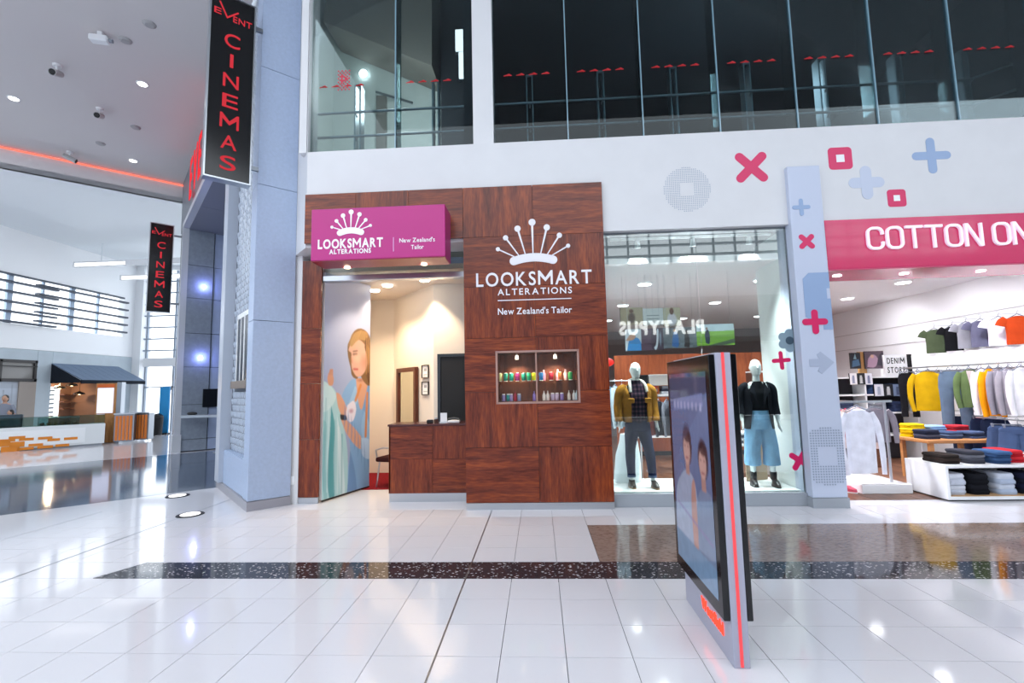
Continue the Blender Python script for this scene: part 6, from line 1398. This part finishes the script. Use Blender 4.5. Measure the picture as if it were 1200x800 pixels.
# back fittings seen through the glass
bw = thing('feature_wall', 'orange brown timber feature wall deep inside the clothing shop', 'panel wall', (3.2, 11.5, 0))
for k in range(9): MB().box(1.8 + k * .4, 1.8 + k * .4 + .392, 11.5, 11.56, .1, 2.35).build('plank', wood('feature_timber', '#a5532f', '#b8653c', '#8a4226', 'z', .5), bw)
MB().box(1.8, 5.4, 11.48, 11.58, 0, .1).build('skirting', M_blackm, bw)
def unit(name, label, x0, x1, y, zs, c, grp):
    t = thing(name, label, 'shelving', ((x0 + x1) / 2, y, 0), group=grp)
    for z in zs: MB().box(x0, x1, y, y + .4, z, z + .03).build('shelf', M_white2, t)
    for x in (x0, x1 - .03): MB().box(x, x + .03, y, y + .4, 0.002, zs[-1]).build('upright', M_steel_d, t)
    return t
unit('shelf_unit', 'white shelf unit with folded stacks before the timber feature wall', 1.9, 3.1, 10.6, [.5, .95, 1.4], 0, 'inner shelf units')
unit('shelf_unit', 'tall white shelf unit right of the kiosk seen through glass', 4.45, 5.6, 10.2, [.5, .95, 1.4, 1.85], 0, 'inner shelf units')
for i, x in enumerate((2.1, 2.45, 2.8)):
    for j, z in enumerate((.53, .98, 1.43)): stack(3, (x, 10.8, z), 0, .28, .3, .06, [['#3c3a44', '#777a86', '#a43a48'], ['#c9ccd4', '#33384a', '#8a8d98'], ['#5a2f36', '#d0d2d8', '#30343e']][(i + j) % 3], ['charcoal', 'grey', 'maroon'][i] + ' top in column %s shelf %s before the feature wall' % (['one', 'two', 'three'][i], ['low', 'middle', 'high'][j]), 'folded stacks before the feature wall')
for i, x in enumerate((4.7, 5.1, 5.4)):
    for j, z in enumerate((.53, .98, 1.43)): stack(3, (x, 10.4, z), 0, .26, .3, .06, [['#d7d9e0', '#b8bcc8'], ['#4a4e5c', '#c25a80'], ['#2c3142', '#9aa0ae']][(i * 2 + j) % 3], ['left', 'middle', 'right'][i] + ' column ' + ['low', 'middle', 'high'][j] + ' top in the tall shelf unit', 'folded stacks in the tall unit')
t2 = thing('side_rack', 'chrome rack of pale shirts behind the tan jacket mannequin', 'rack', (1.35, 8.6, 0))
MB().tube([(1.05, 8.6, 0.002), (1.05, 8.6, 1.72), (1.75, 8.6, 1.72), (1.75, 8.6, .002)], .016, 8).build('frame', M_steel, t2); MB().tube([(1.05, 8.45, .02), (1.05, 8.75, .02)], .016, 8).build('foot', M_steel, t2); MB().tube([(1.75, 8.45, .02), (1.75, 8.75, .02)], .016, 8).build('foot', M_steel, t2)
for i, (x, c) in enumerate(((1.12, '#a9c4d8'), (1.22, '#9fb8cc'), (1.34, '#c6d6e0'), (1.46, '#b4c6d2'), (1.58, '#d4dbe0'))): garment('shirt', ['first', 'second', 'third', 'fourth', 'fifth'][i] + ' pale blue shirt from the left on the rack behind the mannequin', (x, 8.6, 1.7), 1.1, .5, .7, c, 'shirt', 'pale shirts on the side rack')
t3 = thing('round_rack', 'chrome rack of mixed dark clothes behind the kiosk', 'rack', (2.6, 9.2, 0))
MB().tube([(2.0, 9.2, .002), (2.0, 9.2, 1.42), (3.2, 9.2, 1.42), (3.2, 9.2, .002)], .016, 8).build('frame', M_steel, t3)
for x in (2.0, 3.2): MB().tube([(x, 9.0, .02), (x, 9.4, .02)], .016, 8).build('foot', M_steel, t3)
for i, c in enumerate(('#8a3d34', '#3c3e48', '#6d6f7a', '#b9bcc4', '#33384c', '#7a2f3c', '#22242c', '#9c7a5a')): garment('sweater', ['rust', 'charcoal', 'mid grey', 'silver grey', 'navy', 'wine red', 'black', 'camel'][i] + ' top hanging on the rack behind the kiosk', (2.08 + i * .15, 9.2, 1.4), .95, .5, .62, c, 'top', 'tops on the rack behind the kiosk')
t4 = thing('nesting_table', 'white nesting table of folded clothes inside the window', 'table', (3.6, 8.9, 0))
MB().box(3.0, 4.1, 8.55, 9.0, .55, .59).build('top', M_white2, t4)
for x in (3.05, 4.05):
    for y in (8.6, 8.95): MB().box(x - .02, x + .02, y - .02, y + .02, .002, .55).build('leg', M_white2, t4)
for x, cs_, nm in ((3.2, ['#c9aeb4', '#e2e2e6'], 'rose top'), (3.55, ['#2c3040', '#e6e6ea'], 'ink top'), (3.9, ['#d46a8e', '#e8b4c4'], 'bright pink top')): stack(4, (x, 8.78, .59), .1, .28, .3, .05, cs_, nm + ' on the nesting table', 'folded clothes on the nesting table')
# red flower lamp and cap boxes on top of the inner units
b = thing('red_lamp', 'glowing red lamp on the wall behind the window left edge', 'lamp', (1.2, 9.6, 2.0)); MB().ell((1.28, 9.6, 2.1), (.22, .1, .1)).build('shade', mat('lamp_red', '#c81a16', .4, emit='#ff2010', es=.25), b, smooth=True); MB().cyl((1.28, 9.6, 2.2), (1.28, 9.6, 3.42), .01, 6).build('cord', M_blackm, b)
for i, (x, w, c, lab) in enumerate(((1.95, .3, '#1a1618', 'black storage box on the inner shelf unit'), (2.4, .6, '#e4e2de', 'long white storage box on the inner shelf unit'))): 
    t = thing('storage_box', lab, 'box', (x, 10.7, 1.43 + .0)); MB().box(x - w / 2 + .3, x + w / 2 + .27, 10.62, 10.9, 1.62, 1.82).build('body', mat('box_%d' % i, c, .6), t, bevel=.01); MB().box(x - w / 2 + .29, x + w / 2 + .28, 10.61, 10.91, 1.82, 1.86).build('lid', mat('box_%d' % i), t, bevel=.006)
# boards leaning behind the blazer mannequin
b = MB().box(-.2, .2, 0, .02, 0, .62, FR((3.22, 7.5, .182), .4)).build('leaning_board', mat('board_kraft', '#a58c74', .7)); tag(b, 'kraft brown board leaning behind the blazer mannequin', 'board')
# white draped cloth stand behind the left mannequin
dp = thing('draped_stand', 'white cloth draped stand behind the tan jacket mannequin', 'drape', (1.3, 7.5, .18)); MB().loft([(1.3, 7.5, .181, .2, .1), (1.32, 7.5, .5, .18, .09), (1.34, 7.5, .9, .12, .06)], 28, wob=.06, seed=2).build('cloth', mat('drape_white', '#dbe6ea', .7), dp, smooth=True, ang=80)
MB().lathe([(.06, .9), (.05, .94), (.01, .95)], (Vector((1.34, 7.5, 0)), *WF[1:]), 14).build('knob', M_white2, dp)
# ------------------------------------------------------------------ shop lamps
def ceil_lamp(label, x, y, z, grp, e, c, emn, power, aim=None, spot=2.2):
    t = thing('ceiling_lamp', label, 'light', (x, y, z - .05), group=grp); F_ = (Vector((x, y, 0)), *WF[1:])
    MB().lathe([(.13, z - .025), (.14, z)], F_, 20).build('rim', M_white2, t); MB().lathe([(.11, z - .03), (.12, z - .022)], F_, 20).build('lens', emis(emn, c, e), t)
    lamp('ceiling_lamp_glow', 'SPOT', (x, y, z - .06), power, c, .12, aim or (x, y, 0), spot, .7)
LX = ['left', 'middle', 'right']
for i, x in enumerate((1.9, 3.9, 5.9)):
    for j, y in enumerate((8.4, 10.6, 13.0)): ceil_lamp(LX[i] + ' lamp of the ' + ['front', 'middle', 'rear'][j] + ' row in the clothing shop ceiling', x, y, 3.42, 'clothing shop ceiling lamps', 5, '#fbfaff', 'store_lamp', 200 if (j == 0 and i < 2) else 90)
for i, y in enumerate((7.6, 9.0, 10.6)): lamp('wall_washer', 'SPOT', (6.7, y, 3.36), 34, '#fbfaff', .12, (8.0, y + .2, 1.9), 2.0, .8); ceil_lamp(['nearest', 'second', 'farthest'][i] + ' lamp washing the white wall of tees', 6.7, y, 3.42, 'wall washing lamps', 5, '#fbfaff', 'store_lamp', 22)
lamp('window_spot', 'SPOT', (2.3, 6.95, 3.6), 160, '#f6fbff', .08, (2.3, 7.75, 2.35), 1.6, .6)  # extra spot added to brighten the hanging posters
for i, x in enumerate((1.5, 3.1)): lamp('window_spot', 'SPOT', (x, 6.95, 3.6), 200, '#f6fbff', .08, (x, 7.15, .9), 1.1, .6)
tk = thing('spot_track', 'spotlight track above the display window mannequins', 'light', (2.3, 6.95, 3.7)); MB().box(1.1, 3.4, 6.93, 6.97, 3.76, 3.79).build('track', M_white2, tk)
for x in (1.5, 2.3, 3.1): MB().tube([(x, 6.95, 3.75), (x, 6.97, 3.64)], [.03, .045], 12).build('spot_head', M_white2, tk)
for px, py, e in ((454, 334, 30), (439, 340, 30)):
    p = atZ(px, py, 3.5); lamp('alterations_glow', 'SPOT', (p.x, p.y, 3.45), e, '#ffe2bd', .05, (p.x, p.y + .1, 0), 2.0, .5)
lamp('alterations_glow', 'SPOT', (-1.9, 7.9, 3.45), 40, '#ffe2bd', .05, (-2.2, 8.7, 0), 1.7, .5); lamp('alterations_glow', 'SPOT', (-2.5, 7.55, 3.45), 15, '#ffeed8', .05, (-3.1, 7.7, .5), 1.5, .5)
for i, (x, y) in enumerate(((-1.9, 7.9), (-2.5, 7.55))): b = MB().lathe([(.08, 3.475), (.09, 3.5)], (Vector((x, y, 0)), *WF[1:]), 20).build('downlight', emis('shop_lamp', '#fff2dc', 6)); tag(b, ['downlight above the counter in the alterations shop', 'downlight just inside the entrance beside the mural'][i], 'light', 'alterations shop downlights')
for px in (407, 497): p = atZ(px, 311, 3.38); lamp('sign_glow', 'SPOT', (p.x, p.y, 3.37), 4, '#ffd9b0', .03, (p.x, p.y, 0), 2.2, .6)
for x in (340, 830): lamp('niche_glow', 'SPOT', (nx(x), 6.68, 2.02), 5.5, '#ffe6c4', .02, (nx(x), 6.75, 1.4), 2.3, .7)
# stairwell and upper room
sl = thing('stairwell_lamp', 'round wall lamp glowing in the pale upper stairwell', 'light', atY(425, 85, 9.5)); p = atY(425, 85, 9.5); MB().ell((p.x, 9.53, p.z), (.09, .05, .09)).build('globe', emis('stair_lamp', '#ffffff', 4), sl); MB().box(p.x - .05, p.x + .05, 9.56, 9.599, p.z - .05, p.z + .05).build('mount', M_steel, sl)
lamp('stairwell_fill', 'POINT', (-2.4, 7.9, 6.9), 45, '#fff8f4', .5)  # bare fill light added to brighten the stairwell, apart from its wall lamp
lamp('upper_room_fill', 'POINT', (3.5, 9.2, 7.2), 26, '#eaf4ff', .5)  # unseen fill light added to lift the dark upper room
lamp('cove_glow', 'AREA', fp(CF, 10.3, 5, 8.2), 4, '#ff8a70', aim=fp(CF, 10.6, 5, 8.1), sx=.1, sy=9)
